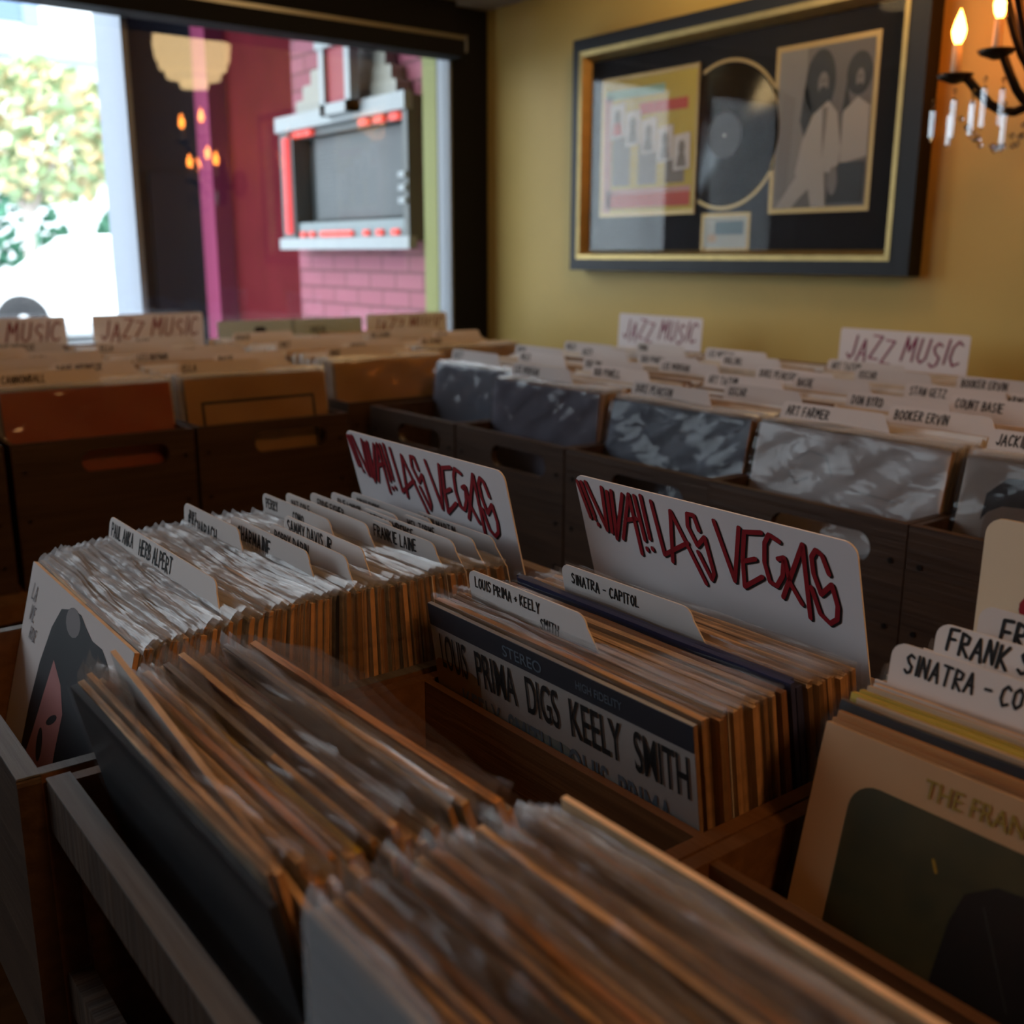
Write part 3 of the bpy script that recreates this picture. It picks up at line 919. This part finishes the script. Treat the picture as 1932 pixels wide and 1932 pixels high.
def record(x, y, z, lean, c, k, kind, where, group, rz=0, roll=0.0, cover=None, text=None):
    """x,y,z: bottom middle; lean in degrees, + is away from the front"""
    COUNT[where] = COUNT.get(where, 0) + 1
    label = text or '%s record in plastic, %s from the front, %s' % (c, nth(COUNT[where]), where)
    t_ = empty('record_album', (x, y, z + Z0), (R(-lean), roll, rz), label, 'record', group)
    me, th = sleeve_mesh(c, 0 if cover else k)
    s_ = link('sleeve', me, t_)
    if kind:
        link('plastic_sleeve', plastic_mesh(kind, k % 6), t_)
    if cover:
        q_ = MB()
        mats_ = cover(q_)
        q_.build('cover_art', mats_, s_, (0, 0, 0))
    return t_


# --- covers of the front records
def cov_portrait(q_):
    y = -.0003
    q_.flat(rr(-RW / 2, RW / 2, 0, RH, .001, 1), y, 0)
    h = RH
    # dark hair and hood, rosy face below
    q_.flat([(-.10, 0), (-.092, .13), (-.088, .19), (-.078, .235), (-.06, .275), (-.04, .298), (-.02, .303), (-.012, .306), (.018, .308), (.035, .302), (.058, .296), (.086, .297), (.109, .288), (.125, .268), (.129, .243), (.118, .15), (.11, 0)], y - .0003, 1)
    q_.flat(ell(.0, .296, .022, .013, 14), y - .0005, 3)
    q_.flat([(-.036, .25), (-.05, .21), (-.063, .17), (-.075, .14), (-.08, 0), (.02, 0), (.012, .18), (.015, .215), (-.004, .236)], y - .0005, 2)
    q_.flat(ell(-.035, .168, .009, .016, 14, .2), y - .0007, 1)
    q_.flat(ell(-.012, .200, .016, .004, 12, .5), y - .0007, 1)
    write(q_, 'LA', -.142, .282, .016, y - .0006, 3, .0018, .7, .25)
    write(q_, 'VIE', -.138, .262, .015, y - .0006, 3, .0018, .6, .25)
    write(q_, 'ROSE', -.128, .245, .012, y - .0006, 3, .0016, .6, .25)
    for i in range(5):
        q_.ribbon([(.143, .290 - .024 * i), (.143, .277 - .024 * i)], .007, y - .0006, 3)
    return [mat('cover_offwhite', (.62, .56, .55), .4, .4), mat('cover_dark', (.018, .018, .024), .5, .4), mat('cover_rose', (.40, .17, .17), .45, .4), mat('cover_grey', (.20, .18, .19), .5, .3)]


def font(txt, size, sx=1.0):
    cu = bpy.data.curves.new('lettering', 'FONT')
    cu.body = txt
    cu.size = size
    cu.offset = size * .009
    o_ = bpy.data.objects.new('lettering', cu)
    COL.objects.link(o_)
    dg = bpy.context.evaluated_depsgraph_get()
    me = bpy.data.meshes.new_from_object(o_.evaluated_get(dg))
    vs = [(v.co.x * sx, v.co.y) for v in me.vertices]
    fs = [list(p.vertices) for p in me.polygons]
    bpy.data.objects.remove(o_)
    bpy.data.meshes.remove(me)
    return vs, fs


def stamp(q_, txt, x, z, size, sx, y, mi, w=None):
    vs, fs = font(txt, size, sx)
    k = (w / max(v[0] for v in vs)) if w else 1
    q_.add([(x + v[0] * k, y, z + v[1]) for v in vs], fs, mi)


def cov_duo(q_):
    y = -.0003
    q_.flat(rr(-RW / 2, RW / 2, 0, RH, .001, 1), y, 0)
    q_.flat(rr(-RW / 2, RW / 2, RH - .0205, RH, .001, 1), y - .0003, 1)
    for (a, bb, c, d, mi) in ((-.158, -.09, .0, .265, 4), (-.05, .03, .05, .245, 5), (.04, .158, 0, .235, 5), (-.158, .158, 0, .20, 5)):
        q_.flat(rr(a, bb, c, d, .01, 3), y - .0003, mi)
    x = -.146
    for wd, w in (('LOUIS', .040), ('PRIMA', .056), ('DIGS', .041), ('KEELY', .058), ('SMITH', .053)):
        stamp(q_, wd, x, RH - .058, .047, .5, y - .0008, 2, w)
        x += w + .0125
    for r_, (row, mi) in enumerate(((('KEELY', 'SMITH', 'LOUIS', 'PRIMA'), 3), (('DIGS', 'LOUIS', 'KEELY', 'SMITH'), 6), (('PRIMA', 'DIGS', 'SMITH', 'LOUIS'), 3))):
        x = -.12 + .02 * r_
        for wd in row:
            stamp(q_, wd, x, RH - .098 - .036 * r_, .040, .5, y - .0006, mi, .056)
            x += .066
    stamp(q_, 'STEREO', -.05, RH - .016, .014, .8, y - .0007, 3, .05)
    stamp(q_, 'HIGH FIDELITY', .04, RH - .014, .010, .8, y - .0007, 3, .05)
    return [mat('duo_grey', (.44, .40, .38), .45, .4), mat('duo_navy', (.03, .035, .05), .4, .4), M_ink, mat('duo_blue', (.13, .17, .22), .5), mat('duo_brown', (.30, .16, .06), .5), mat('duo_green', (.22, .24, .22), .5, var=.2, scale=14), mat('duo_plum', (.22, .12, .15), .5)]


def cov_story(q_):
    y = -.0003
    q_.flat(rr(-RW / 2, RW / 2, 0, RH, .001, 1), y, 0)
    q_.flat(rr(-.130, .150, -.0 + .004, .288, .018, 6), y - .0004, 1)
    q_.flat([(-.062, .004), (-.055, .200), (-.052, .233), (-.047, .252), (-.03, .264), (.03, .271), (.13, .262), (.148, .25), (.148, .004)], y - .0008, 2)
    stamp(q_, 'THE FRANK', -.084, .2955, .0165, .9, y - .0008, 3, .071)
    q_.ribbon([(-.035, .25), (-.01, .20)], .0008, y - .001, 4)
    q_.ribbon([(-.069, .262), (-.066, .256)], .0022, y - .0006, 3)
    return [mat('story_kraft', (.50, .30, .15), .4, .45, var=.06, scale=4), mat('story_green', (.030, .036, .018), .35, .5, scale=22, col2=(.075, .066, .026)), mat('story_coat', (.012, .010, .010), .4, .4), mat('story_gold', (.30, .19, .02), .4, .4), mat('story_line', (.05, .05, .05), .5)]


def plain(c, name, extra=None):
    def fn(q_):
        y = -.0003
        q_.flat(rr(-RW / 2, RW / 2, 0, RH, .001, 1), y, 0)
        if extra:
            extra(q_, y)
        return [mat(name, c, .35, .5, var=.06, scale=5), M_ink, mat('cover_pale', (.60, .58, .60), .5), mat('cover_skin', (.40, .30, .25), .5), mat('cover_dark', (.018, .018, .024), .5)]
    return fn


def ex_outline(q_, y):
    for a in (((-.125, .01), (-.125, .266), (.125, .266), (.125, .01)),):
        q_.ribbon(list(a), .006, y - .0004, 1)


def ex_head(q_, y, ox=-.115, oz=.028):
    q_.flat(ell(ox + .04, oz + .20, .046, .058, 22), y - .0003, 3)
    q_.flat([(ox + -.02, oz + .0), (ox + -.01, oz + .12), (ox + .02, oz + .15), (ox + .07, oz + .15), (ox + .10, oz + .12), (.12, 0)], y - .0003, 4)
    q_.flat([(ox + -.010, oz + .21), (ox + -.008, oz + .245), (ox + .015, oz + .268), (ox + .055, oz + .272), (ox + .088, oz + .25), (ox + .094, oz + .19), (ox + .082, oz + .16), (ox + .075, oz + .215), (ox + .05, oz + .235), (ox + .015, oz + .232), (ox + -.002, oz + .222)], y - .0006, 4)
    q_.ribbon([(ox + .008, oz + .205), (ox + .03, oz + .208)], .006, y - .0006, 4)
    q_.flat(ell(ox + .022, oz + .193, .008, .006, 10), y - .0006, 4)
    q_.flat(ell(ox + .058, oz + .190, .014, .010, 12), y - .0006, 4)


def ex_sketch(q_, y):
    q_.ribbon([(-.08, .27), (-.06, .285), (-.03, .28), (-.015, .255)], .004, y - .0004, 2)
    q_.ribbon([(-.09, .25), (-.075, .235), (-.055, .245)], .004, y - .0004, 2)
    q_.ribbon([(.02, .24), (.09, .235)], .003, y - .0004, 2)


# --- tab dividers and signs
def card_outline(w, h, t0, t1, th, r=.010):
    """divider card: body 0..h, tab between t0..t1 (x) rising th"""
    P = [(-w / 2, 0), (w / 2, 0), (w / 2, h)]
    P += [(t1 + .012, h)]
    P += [(t1 - r + r * math.cos(a), h + th - r + r * math.sin(a)) for a in [PI / 2 * i / 5 for i in range(6)]]
    P += [(t0 + r + r * math.cos(a), h + th - r + r * math.sin(a)) for a in [PI / 2 + PI / 2 * i / 5 for i in range(6)]]
    P += [(t0, h), (-w / 2, h)]
    if t0 <= -w / 2 + .004:
        P = P[:-2]
    return P


def divider(x, y, z, lean, t0, t1, lines, label, group, rz=0, th=.026, h=.317, size=.0095, m=None):
    q_ = MB()
    a, b_ = max(t0, -RW / 2), min(t1, RW / 2 - .013)
    q_.prism(card_outline(RW, h, a, b_, th), -.0006, .0006, 0)
    for i, (tx, dx, dz, sz) in enumerate(lines):
        write(q_, tx, a + dx * .9, h + th - dz - .003, (sz or size) * 1.32, -.0009, 1, (sz or size) * .2, .70, .10, seed=int(abs(x) * 1000) + i)
    o_ = q_.build('divider_card', [m or M_tabc, M_ink], None, (x, y, z + Z0), (R(-lean), 0, rz))
    return tag(o_, label, 'divider card', group)


VEGAS = [[(0.0011, 0.0069), (0.0094, 0.0402)], [(0.0099, 0.0428), (0.0104, 0.0439)], [(0.0068, 0.0066), (0.0164, 0.0402)], [(0.0161, 0.0432), (0.0166, 0.0443)], [(0.0196, 0.0488), (0.02, 0.0502)], [(0.0131, 0.0054), (0.0315, 0.0532), (0.0351, 0.007)], [(0.0419, 0.01), (0.0381, 0.0539)], [(0.0481, 0.0081), (0.0434, 0.0594), (0.0628, 0.0087)], [(0.0525, 0.0572), (0.0714, 0.007), (0.0749, 0.0679)], [(0.0607, 0.0356), (0.0765, 0.0307)], [(0.0786, 0.007), (0.0824, 0.0515)], [(0.0831, 0.06), (0.0834, 0.0617)], [(0.087, 0.0053), (0.0894, 0.0484)], [(0.0902, 0.058), (0.0907, 0.0596)], [(0.0995, 0.0083), (0.1051, 0.061), (0.1371, 0.0412)], [(0.1144, 0.0658), (0.1222, 0.0131), (0.1518, 0.0783)], [(0.1532, 0.0251), (0.1495, 0.0113), (0.1423, 0.0115), (0.1405, 0.024), (0.1485, 0.0411), (0.1584, 0.0306), (0.1631, 0.0648), (0.1594, 0.072), (0.148, 0.0474)], [(0.1721, 0.0116), (0.1861, 0.0659), (0.199, 0.012)], [(0.2221, 0.0111), (0.2044, 0.0146), (0.1984, 0.042), (0.1963, 0.0685), (0.217, 0.0534)], [(0.2005, 0.0427), (0.2122, 0.0378)], [(0.2394, 0.0151), (0.2297, 0.0112), (0.2242, 0.0201), (0.2214, 0.0386), (0.2244, 0.056), (0.2312, 0.058), (0.2383, 0.0469), (0.2422, 0.0288), (0.2357, 0.0317)], [(0.2422, 0.0288), (0.2452, 0.0514), (0.2545, 0.068)], [(0.2362, 0.067), (0.2618, 0.0122), (0.2612, 0.0789)], [(0.2837, 0.0327), (0.2791, 0.0175), (0.2738, 0.014), (0.2691, 0.0213), (0.2692, 0.036), (0.2742, 0.0533), (0.2852, 0.0415), (0.2887, 0.0602), (0.2868, 0.0721), (0.2797, 0.0782), (0.2713, 0.0719), (0.2655, 0.0495)]]


def vegas_sign(x, y, z, lean, label, sx=1.0, h=.405, dense=1.0):
    q_ = MB()
    q_.prism(rr(-RW / 2, RW / 2, 0, h, .011, 5, (0, 0, 1, 1)), -.0008, .0008, 0)
    for dx, dz, off, mi, w in ((.0015, -.0013, .0011, 2, .0046 * dense), (0, 0, .0014, 1, .0044 * dense)):
        for st in VEGAS:
            q_.ribbon([(-RW / 2 + (u * sx) * 1.01 + dx + .002, h - v - dz * -1) for u, v in st], w, -off, mi)
    o_ = q_.build('category_sign', [M_card, M_red, M_ink], None, (x, y, z + Z0), (R(-lean), 0, 0))
    return tag(o_, label, 'sign', 'hand lettered category signs')


def jazz_sign(x, y, rz, label, z=-.60, h=.44, lean=3, txt='JAZZ MUSIC', ink=None):
    q_ = MB()
    q_.prism(rr(-RW / 2, RW / 2, 0, h, .006, 4, (0, 0, 1, 1)), -.0008, .0008, 0)
    if txt:
        for dx, off, mi in ((.002, .0011, 2), (0, .0014, 1)):
            write(q_, txt, -.140 + dx, h - .070, .052, -off, mi, .0036, .74, .20, jitter=.14, gap=.26, seed=5)
    o_ = q_.build('category_sign', [M_card, ink or M_pink, M_ink], None, (x, y, z + Z0), (R(-lean), 0, rz))
    return tag(o_, label, 'sign', 'hand lettered category signs')


FL = -.6155      # floor of the island bins
# ---- left bin
cA = -.951
nA = 72
colsA = ['cream', 'white', 'kraft', 'tan', 'white', 'kraft', 'cream', 'orange', 'grey', 'kraft', 'brown', 'cream', 'black', 'tan', 'kraft']
for i in range(nA):
    t = i / (nA - 1)
    ln_ = 15 - 27 * t
    ty = .240 + .352 * t + (.002 if i else 0)
    hz = RH * math.cos(R(ln_))
    z = max(FL, -.298 - hz) if i else -.297 - hz
    z = FL + .004
    c = 'white' if i == 0 else rnd.choice(colsA)
    record(cA + (0 if i == 0 else rnd.uniform(-.004, .004)), ty - RH * math.sin(R(ln_)), z + rnd.uniform(0, .004), ln_ + rnd.uniform(-.3, .3), c, rnd.randrange(6), None if i == 0 else 'milky',
           'left foreground bin', 'records in the left foreground bin', R(rnd.uniform(-.5, .5)), 0, cov_portrait if i == 0 else None,
           'album with dark hooded portrait on pale cover at the front of the left bin' if i == 0 else None)


def in_A(y):
    t = (y - .240) / .352
    ln_ = 15 - 27 * t
    return ln_, y - .343 * math.sin(R(ln_))


TA = [('ONE', .320, -1.112, -.822, [('PAUL ANKA', .010, .016, .0105), ('HERB ALPERT', .105, .017, .0115)], 'cream divider card lettered in black, nearest the front of the left bin'),
      ('TWO', .400, -1.120, -.960, [('BURT', .018, .012, .007), ('BACHARACH', .014, .025, .0115)], 'second cream divider card from the front of the left bin'),
      ('THREE', .416, -1.020, -.842, [('CHARMAINE', .020, .020, .012)], 'third cream divider card from the front, just behind the two line one'),
      ('FOUR', .436, -.968, -.802, [('BOBBY DARIN', .012, .016, .010)], 'fourth cream divider card from the front of the left bin'),
      ('FIVE', .462, -.990, -.822, [('SAMMY DAVIS JR', .008, .014, .010)], 'fifth cream divider card from the front of the left bin'),
      ('SIX', .490, -1.105, -.940, [('PERRY', .010, .013, .0085), ('COMO', .085, .016, .0085)], 'sixth cream divider card, set to the left side of the left bin'),
      ('SEVEN', .514, -1.095, -.905, [('NAT COLE', .016, .014, .008)], 'seventh cream divider card from the front of the left bin'),
      ('EIGHT', .530, -.930, -.780, [('FRANKIE LAINE', .008, .014, .0095)], 'eighth cream divider card, set to the right side of the left bin'),
      ('NINE', .540, -1.085, -.900, [('EDDIE FISHER', .020, .013, .008)], 'ninth cream divider card from the front of the left bin'),
      ('TEN', .552, -.985, -.790, [('STEVE LAWRENCE', .012, .013, .009)], 'tenth cream divider card from the front of the left bin'),
      ('ELEVEN', .564, -1.08, -.93, [('JULIE LONDON', .015, .012, .007)], 'eleventh cream divider card from the front of the left bin'),
      ('TWELVE', .576, -.94, -.80, [('MEL TORME', .010, .012, .008)], 'twelfth cream divider card from the front of the left bin'),
      ('THIRTEEN', .588, -1.075, -.90, [('DINAH SHORE', .015, .012, .007)], 'thirteenth cream divider card, last but one before the left sign'),
      ('FOURTEEN', .600, -.95, -.806, [('DEAN MARTIN', .010, .012, .0085)], 'cream divider card standing right against the left red lettered sign')]
for nm, y, xa, xb, lines, lab in TA:
    ln_, yb = in_A(y)
    divider(cA, yb, FL + .006, ln_, xa - cA, xb - cA, lines, lab, 'divider cards in the left bin', th=.028)
vegas_sign(-.955, .706, FL + .003, -14, 'white sign with red Las Vegas lettering standing at the back of the left bin', .98, .420, 1.05)

# ---- middle bin, back half
cB = -.585
nB = 34
colsB = ['tan', 'kraft', 'cream', 'orange', 'tan', 'kraft', 'pink', 'tan', 'brown', 'cream']
for i in range(nB):
    t = i / (nB - 1)
    ln_ = -8 - 5 * t
    ty = .480 + .168 * t + (.004 if i else 0)
    c = 'grey' if i == 0 else ('navy' if i in (18, 19, 20, 21) else rnd.choice(colsB))
    record(cB + (0 if i == 0 else rnd.uniform(-.004, .004)), ty - RH * math.sin(R(ln_)), FL + .003 + rnd.uniform(0, .004) + (.006 if i in (18, 19) else 0), ln_ + rnd.uniform(-.3, .3), c, rnd.randrange(6), 'thin' if i in (0, 15, 16, 17, 18, 19, 20) else 'clear',
           'behind the middle bin divider', 'records in the back of the middle bin', R(rnd.uniform(-.4, .4)), 0, cov_duo if i == 0 else None,
           'album with five black printed words under a navy band, front of the middle bin' if i == 0 else None)
divider(cB, .509 + .052, FL + .005, -8.7, -.722 - cB, -.566 - cB, [('LOUIS PRIMA + KEELY', .010, .012, .0072), ('SMITH', .108, .025, .0068)], 'cream divider card lettered on two lines near the front of the middle bin', 'divider cards in the middle bin', th=.030)
divider(cB, .593 + .068, FL + .005, -11.5, -.694 - cB, -.534 - cB, [('SINATRA - CAPITOL', .014, .014, .0075)], 'grey looking divider card halfway back in the middle bin', 'divider cards in the middle bin', th=.030)
vegas_sign(-.590, .770, FL + .003, -16, 'white sign with red Las Vegas lettering standing at the back of the middle bin', 1.0, .424)

# ---- right bin, back half
cC = -.216
nC = 24
colsC = ['orange', 'orange', 'orange', 'black', 'pink', 'cream', 'yellow', 'yellow', 'cream', 'white', 'cream', 'tan', 'white', 'cream', 'tan', 'white', 'cream', 'white', 'tan', 'cream', 'white', 'cream', 'tan', 'cream']
for i in range(nC):
    t = i / (nC - 1)
    ln_ = 13 - 9 * t
    ty = .548 + .118 * t
    record(cC + (0 if i == 0 else rnd.uniform(-.003, .004)), ty - RH * math.sin(R(ln_)), FL + .012 + .010 * min(1, t * 3) + rnd.uniform(0, .004) + (.006 if i == 3 else 0), ln_, 'kraft' if i == 0 else colsC[i], rnd.randrange(6), 'thin' if i < 12 else 'clear',
           'behind the right bin divider', 'records in the back of the right bin', R(rnd.uniform(-.4, .4)), 0, cov_story if i == 0 else None,
           'tan album with rounded green photograph and gold title, front of the right bin' if i == 0 else None)
divider(cC, .602 - .035, FL + .022, 6, -.365 - cC, -.10 - cC, [('SINATRA - CO', .012, .015, .0098), ('R', .128, .032, .0085)], 'cream divider card in the right bin, nearest the yellow edged record', 'divider cards in the right bin', th=.030)
divider(cC, .638 - .03, FL + .026, 5, -.355 - cC, -.08 - cC, [('FRANK SINATRA', .010, .015, .0115)], 'second divider card from the front of the right bin, in thick black pen', 'divider cards in the right bin', th=.034)
divider(cC, .660 - .025, FL + .030, 4, -.338 - cC, -.08 - cC, [('FRANK', .018, .019, .013)], 'third divider card from the front, against the beige sign in the right bin', 'divider cards in the right bin', th=.042)
q = MB()
q.prism(rr(-.140, .140, 0, .420, .012, 5, (0, 0, 1, 1)), -.0008, .0008, 0)
sw = [(-.105, .342), (-.114, .352), (-.118, .364), (-.112, .374), (-.098, .379), (-.078, .375), (-.055, .363), (-.03, .355), (.02, .353), (.06, .36)]
q.ribbon([(x + .012, z) for x, z in sw], .011, -.0011, 1)
q.ribbon([(x + .012, z) for x, z in [(-.101, .347), (-.093, .352), (-.097, .362), (-.104, .360), (-.102, .369), (-.088, .370), (-.065, .360), (-.04, .349), (0, .343), (.05, .345)]], .005, -.0015, 2)
q.ribbon([(x + .012, z) for x, z in [(-.080, .330), (-.074, .342), (-.057, .345), (-.04, .33)]], .006, -.0013, 2)
tag(q.build('category_sign', [mat('beige_card', (.64, .53, .38), .5, .35), M_red, M_ink], None, (cC + .010, .664, FL + .026 + Z0), (R(-1), 0, 0)),
    'tall beige sign with a red and black scroll at the back of the right bin', 'sign', 'hand lettered category signs')

# ---- middle bin, front half
nD = 30
colsD = ['black', 'tan', 'tan', 'white', 'kraft', 'orange', 'tan', 'cream', 'orange', 'kraft', 'cream', 'yellow', 'grey', 'cream', 'red', 'pink', 'white', 'tan', 'grey', 'brown', 'grey', 'grey', 'white', 'navy', 'grey', 'black', 'orange', 'orange', 'brown', 'grey']
for i in range(nD):
    t = i / (nD - 1)
    ln_ = -12 - 8 * t
    ty = .176 + .152 * t
    kind = rnd.choice(('loose', 'loose', 'milky', 'milky')) if i else 'thin'
    roll_ = rnd.uniform(-.025, .025)
    up_ = rnd.choice((0, 0, 0, .004, .008, .013)) if i else 0
    if i == 3:
        roll_, up_, kind = .13, .016, None
    if i == 26:
        kind, up_, roll_ = None, .017, 0
    if i in (28, 29):
        kind = 'open'
    if i == 22:
        kind = 'open'
    record(cB + .003 + rnd.uniform(-.006, .006), ty - RH * math.sin(R(ln_)), FL + .003 + rnd.uniform(0, .006) + up_, ln_ + rnd.uniform(-.6, .6), colsD[i], rnd.randrange(6), kind,
           'front half of the middle bin', 'records in the front of the middle bin', R(rnd.uniform(-.9, .9)), roll_)
# ---- right bin, front half
nE = 28
colsE = ['grey', 'orange', 'tan', 'pink', 'tan', 'orange', 'tan', 'black', 'kraft', 'orange', 'tan', 'cream', 'orange', 'kraft', 'red', 'grey', 'tan', 'kraft', 'tan', 'grey', 'cream', 'orange', 'kraft', 'navy', 'tan', 'orange', 'grey', 'kraft']
cE = -.226
for i in range(nE):
    t = i / (nE - 1)
    ln_ = 0 - 6 * t
    ty = .181 + .145 * t
    up_ = .014 if i == 27 else (rnd.choice((0, 0, 0, .004, .009)) if i else 0)
    record(cE + rnd.uniform(-.004, .006), ty - RH * math.sin(R(ln_)), FL + .008 + rnd.uniform(0, .005) + up_, ln_ + rnd.uniform(-.5, .5), colsE[i], rnd.randrange(6), None if i == 27 else rnd.choice(('loose', 'loose', 'milky')),
           'front half of the right bin', 'records in the front of the right bin', R(rnd.uniform(-.6, .6)), rnd.uniform(-.01, .01))

# ---- crates along the walls: the front eight of each as things, the rest as one mass
rest = MB()
WF = -.562


def mass(x, y, z, lean, rz):
    h, w = RH + rnd.uniform(-.004, .010), RW / 2 - rnd.uniform(0, .006)
    th = .0042
    mi = rnd.choice((0, 0, 0, 1, 1, 2, 3))
    Mx = Matrix.Translation((x, y, z)) @ Matrix.Rotation(rz, 4, 'Z') @ Matrix.Rotation(R(-lean), 4, 'X')
    P = [(-w, 0, 0), (w, 0, 0), (w, th, 0), (-w, th, 0), (-w, 0, h), (w, 0, h), (w, th, h), (-w, th, h)]
    rest.add([Mx @ Vector(p) for p in P], [(4, 5, 6, 7), (0, 1, 5, 4), (1, 2, 6, 5), (2, 3, 7, 6), (3, 0, 4, 7)], mi)


WORDS = ['ART FARMER', 'BOOKER ERVIN', 'ART BLAKEY', 'LEE MORGAN', 'DIZZY', 'MILES', 'BUD POWELL', 'STAN GETZ', 'CHET', 'MONK', 'COLTRANE', 'ROLLINS', 'ELLA', 'BASIE', 'DUKE']


def column(axis, c, front, back, side, lean0, names, cols, cover, text, skip=(), ncard=6, nfront=8, mass_on=True, kind='milky', zt=0.0):
    """a row of records running away from the front of a crate; axis 'y' rows face -y, axis 'x' rows face +x"""
    rz = 0 if axis == 'y' else PI / 2
    sgn = 1 if axis == 'y' else -1
    d = abs(back - front)

    def P(s_, off=0.0):
        return (c + off, front + s_) if axis == 'y' else (front - s_, c + off)
    for i in range(nfront):
        s_ = i * .0075
        x, y = P(s_, rnd.uniform(-.003, .003) if i else 0)
        record(x, y, WF + zt + rnd.uniform(0, .003), lean0, cols[i % len(cols)], rnd.randrange(6), kind if i else 'shiny', side, 'records at the front of the wall crates', rz + R(rnd.uniform(-.5, .5)), 0,
               cover if i == 0 else None, text if i == 0 else None)
    s_ = nfront * .0075
    gap0 = .40
    while s_ < d:
        if not (.425 < s_ < .495):
            ln_ = lean0 * (1 - s_ / d) + rnd.uniform(-1, 1)
            x, y = P(s_ + RH * .0, rnd.uniform(-.004, .004))
            mass(x, y, WF + zt, ln_, rz)
        s_ += .0072
    for k in range(ncard):
        s_ = .036 + (d - .08) * k / ncard
        if .415 < s_ < .50:
            s_ = .41
        ln_ = lean0 * (1 - s_ / d)
        x, y = P(s_ + .0045)
        sd_ = k % 2
        a = -RW / 2 + .004 if sd_ == 0 else -.02
        b_ = .03 if sd_ == 0 else RW / 2 - .014
        divider(x, y, WF + zt + .002, ln_, a, b_, [(names[k % len(names)], .012, .017, .0105)], 'cream divider card, %s from the front in the %s' % (nth(k + 1), side), 'divider cards in the wall crates', rz, .030)


col_w = ['white', 'cream', 'white', 'tan', 'cream', 'white']
col_t = ['tan', 'cream', 'kraft', 'tan', 'cream', 'orange']
column('y', RX[0] - .01, 1.33, 2.02, 'corner crate under the mustard wall', 8, ['DIZZY', 'MILES', 'MONK'], col_w, plain((.25, .26, .33), 'cover_slate'), 'slate grey record in shiny plastic in the corner crate')
column('y', RX[1], 1.255, 2.04, 'second mustard wall crate', 5, ['LEE MORGAN', 'BUD POWELL', 'ROLLINS'], col_w, plain((.19, .18, .24), 'cover_lavender'), 'plain lavender grey record at the front of the second wall crate', ncard=7)
column('y', RX[2] + .004, 1.225, 2.04, 'third mustard wall crate', 12, ['DUKE PEARSON', 'OSCAR', 'ART TATUM', 'BASIE'], col_w, plain((.09, .11, .17), 'cover_steel'), 'shiny steel blue record leaning at the front of the third wall crate', ncard=7)
column('y', RX[3] + .003, 1.225, 2.04, 'fourth mustard wall crate', 12, ['ART FARMER', 'BOOKER ERVIN', 'DON BYRD', 'COUNT BASIE', 'STAN GETZ'], col_t, plain((.78, .71, .71), 'cover_paper', ex_sketch), 'white paper record with faint sketch under glossy crinkled plastic in a wall crate', ncard=8)
column('y', RX[4] + .006, 1.225, 2.04, 'fifth mustard wall crate', 11, ['JACKIE', 'JOHNNY', 'ELLA', 'ART PEPPER'], col_t, plain((.50, .41, .36), 'cover_sepia', ex_head), 'pale brown album showing a dark haired head, right edge of the photo', ncard=8)
column('x', LYc[0], -2.03, -2.98, 'leftmost window crate', 10, ['MILES', 'CHET', 'MONK'], col_w, plain((.30, .08, .03), 'cover_rust'), 'rust red record at the far left of the window crates', ncard=6)
column('x', LYc[1], -2.035, -2.98, 'window crate with the burnt orange record', 10, ['CANNONBALL', 'DAVE BRUBECK', 'MONK', 'MILES'], col_w, plain((.42, .075, .012), 'cover_burnt_orange'), 'burnt orange record in shiny plastic at the front of a window crate', ncard=6)
column('x', LYc[2], -2.035, -2.98, 'window crate with the outlined tan record', 9, ['ELLA', 'BASIE', 'LES BROWN', 'DUKE'], col_t, plain((.52, .27, .085), 'cover_amber', ex_outline), 'amber tan record with a thin black outline in a window crate', ncard=6)
column('x', 1.335, -2.17, -2.98, 'corner crate beside the window', 8, ['BIRD', 'ROACH', 'CHET'], col_t, plain((.54, .29, .08), 'cover_honey'), 'plain honey tan record in the corner crate beside the window', ncard=5)
column('x', 1.69, -2.33, -2.98, 'corner pile under the window', 6, ['GIL EVANS', 'OSCAR'], col_t, None, None, ncard=4)
tag(rest.build('record_rows', [mat('row_white', (.68, .66, .64), .4, .4, var=.1, scale=30), mat('row_cream', (.62, .52, .40), .5, .4, var=.15, scale=30), mat('row_tan', (.50, .34, .20), .5, .4, var=.15, scale=30), mat('row_brown', (.22, .12, .06), .5, .4, var=.2, scale=30)], None, (0, 0, Z0)),
    'remaining records packed edge on behind the front ones in the wall crates', 'records', None, 'stuff')

# ---- signs at the back of the wall crates
jazz_sign(-2.06, 2.075, 0, 'white jazz music sign against the mustard wall below the framed disc')
jazz_sign(-1.318, 2.075, 0, 'white jazz music sign at the wall with dark shadow beside it, right one')
jazz_sign(-.60, 2.12, 0, 'pink lettered sign barely showing at the right edge by the wall', h=.345, txt=None)
jazz_sign(-3.01, .645, PI / 2, 'white music sign in front of the bright street, leftmost by the window', ink=M_red, h=.435)
jazz_sign(-3.01, 1.03, PI / 2, 'white jazz music sign below the pale window post', ink=M_red, h=.435)
jazz_sign(-3.02, 1.90, PI / 2, 'white jazz music sign by the window nearest the room corner', ink=M_red, h=.410)
for i, yy in enumerate((1.36, 1.60)):
    q = MB()
    q.prism(rr(-.125, .125, 0, .405, .004, 3, (0, 0, 1, 1)), -.0008, .0008, 0)
    q.ribbon([(.0, .375), (.02, .375)], .02, -.0012, 1) if i == 0 else write(q, 'VOCAL', -.06, .36, .018, -.0012, 1, .003, .8)
    tag(q.build('category_card', [mat('pale_green_card', (.44, .50, .44), .6, .3), M_ink], None, (-3.02, yy, -.6 + Z0), (R(-3), 0, PI / 2)),
        ['pale green card under the shaded red wall, left of two', 'pale green card with a short word, right of two under the window'][i], 'card', 'pale green cards by the window')
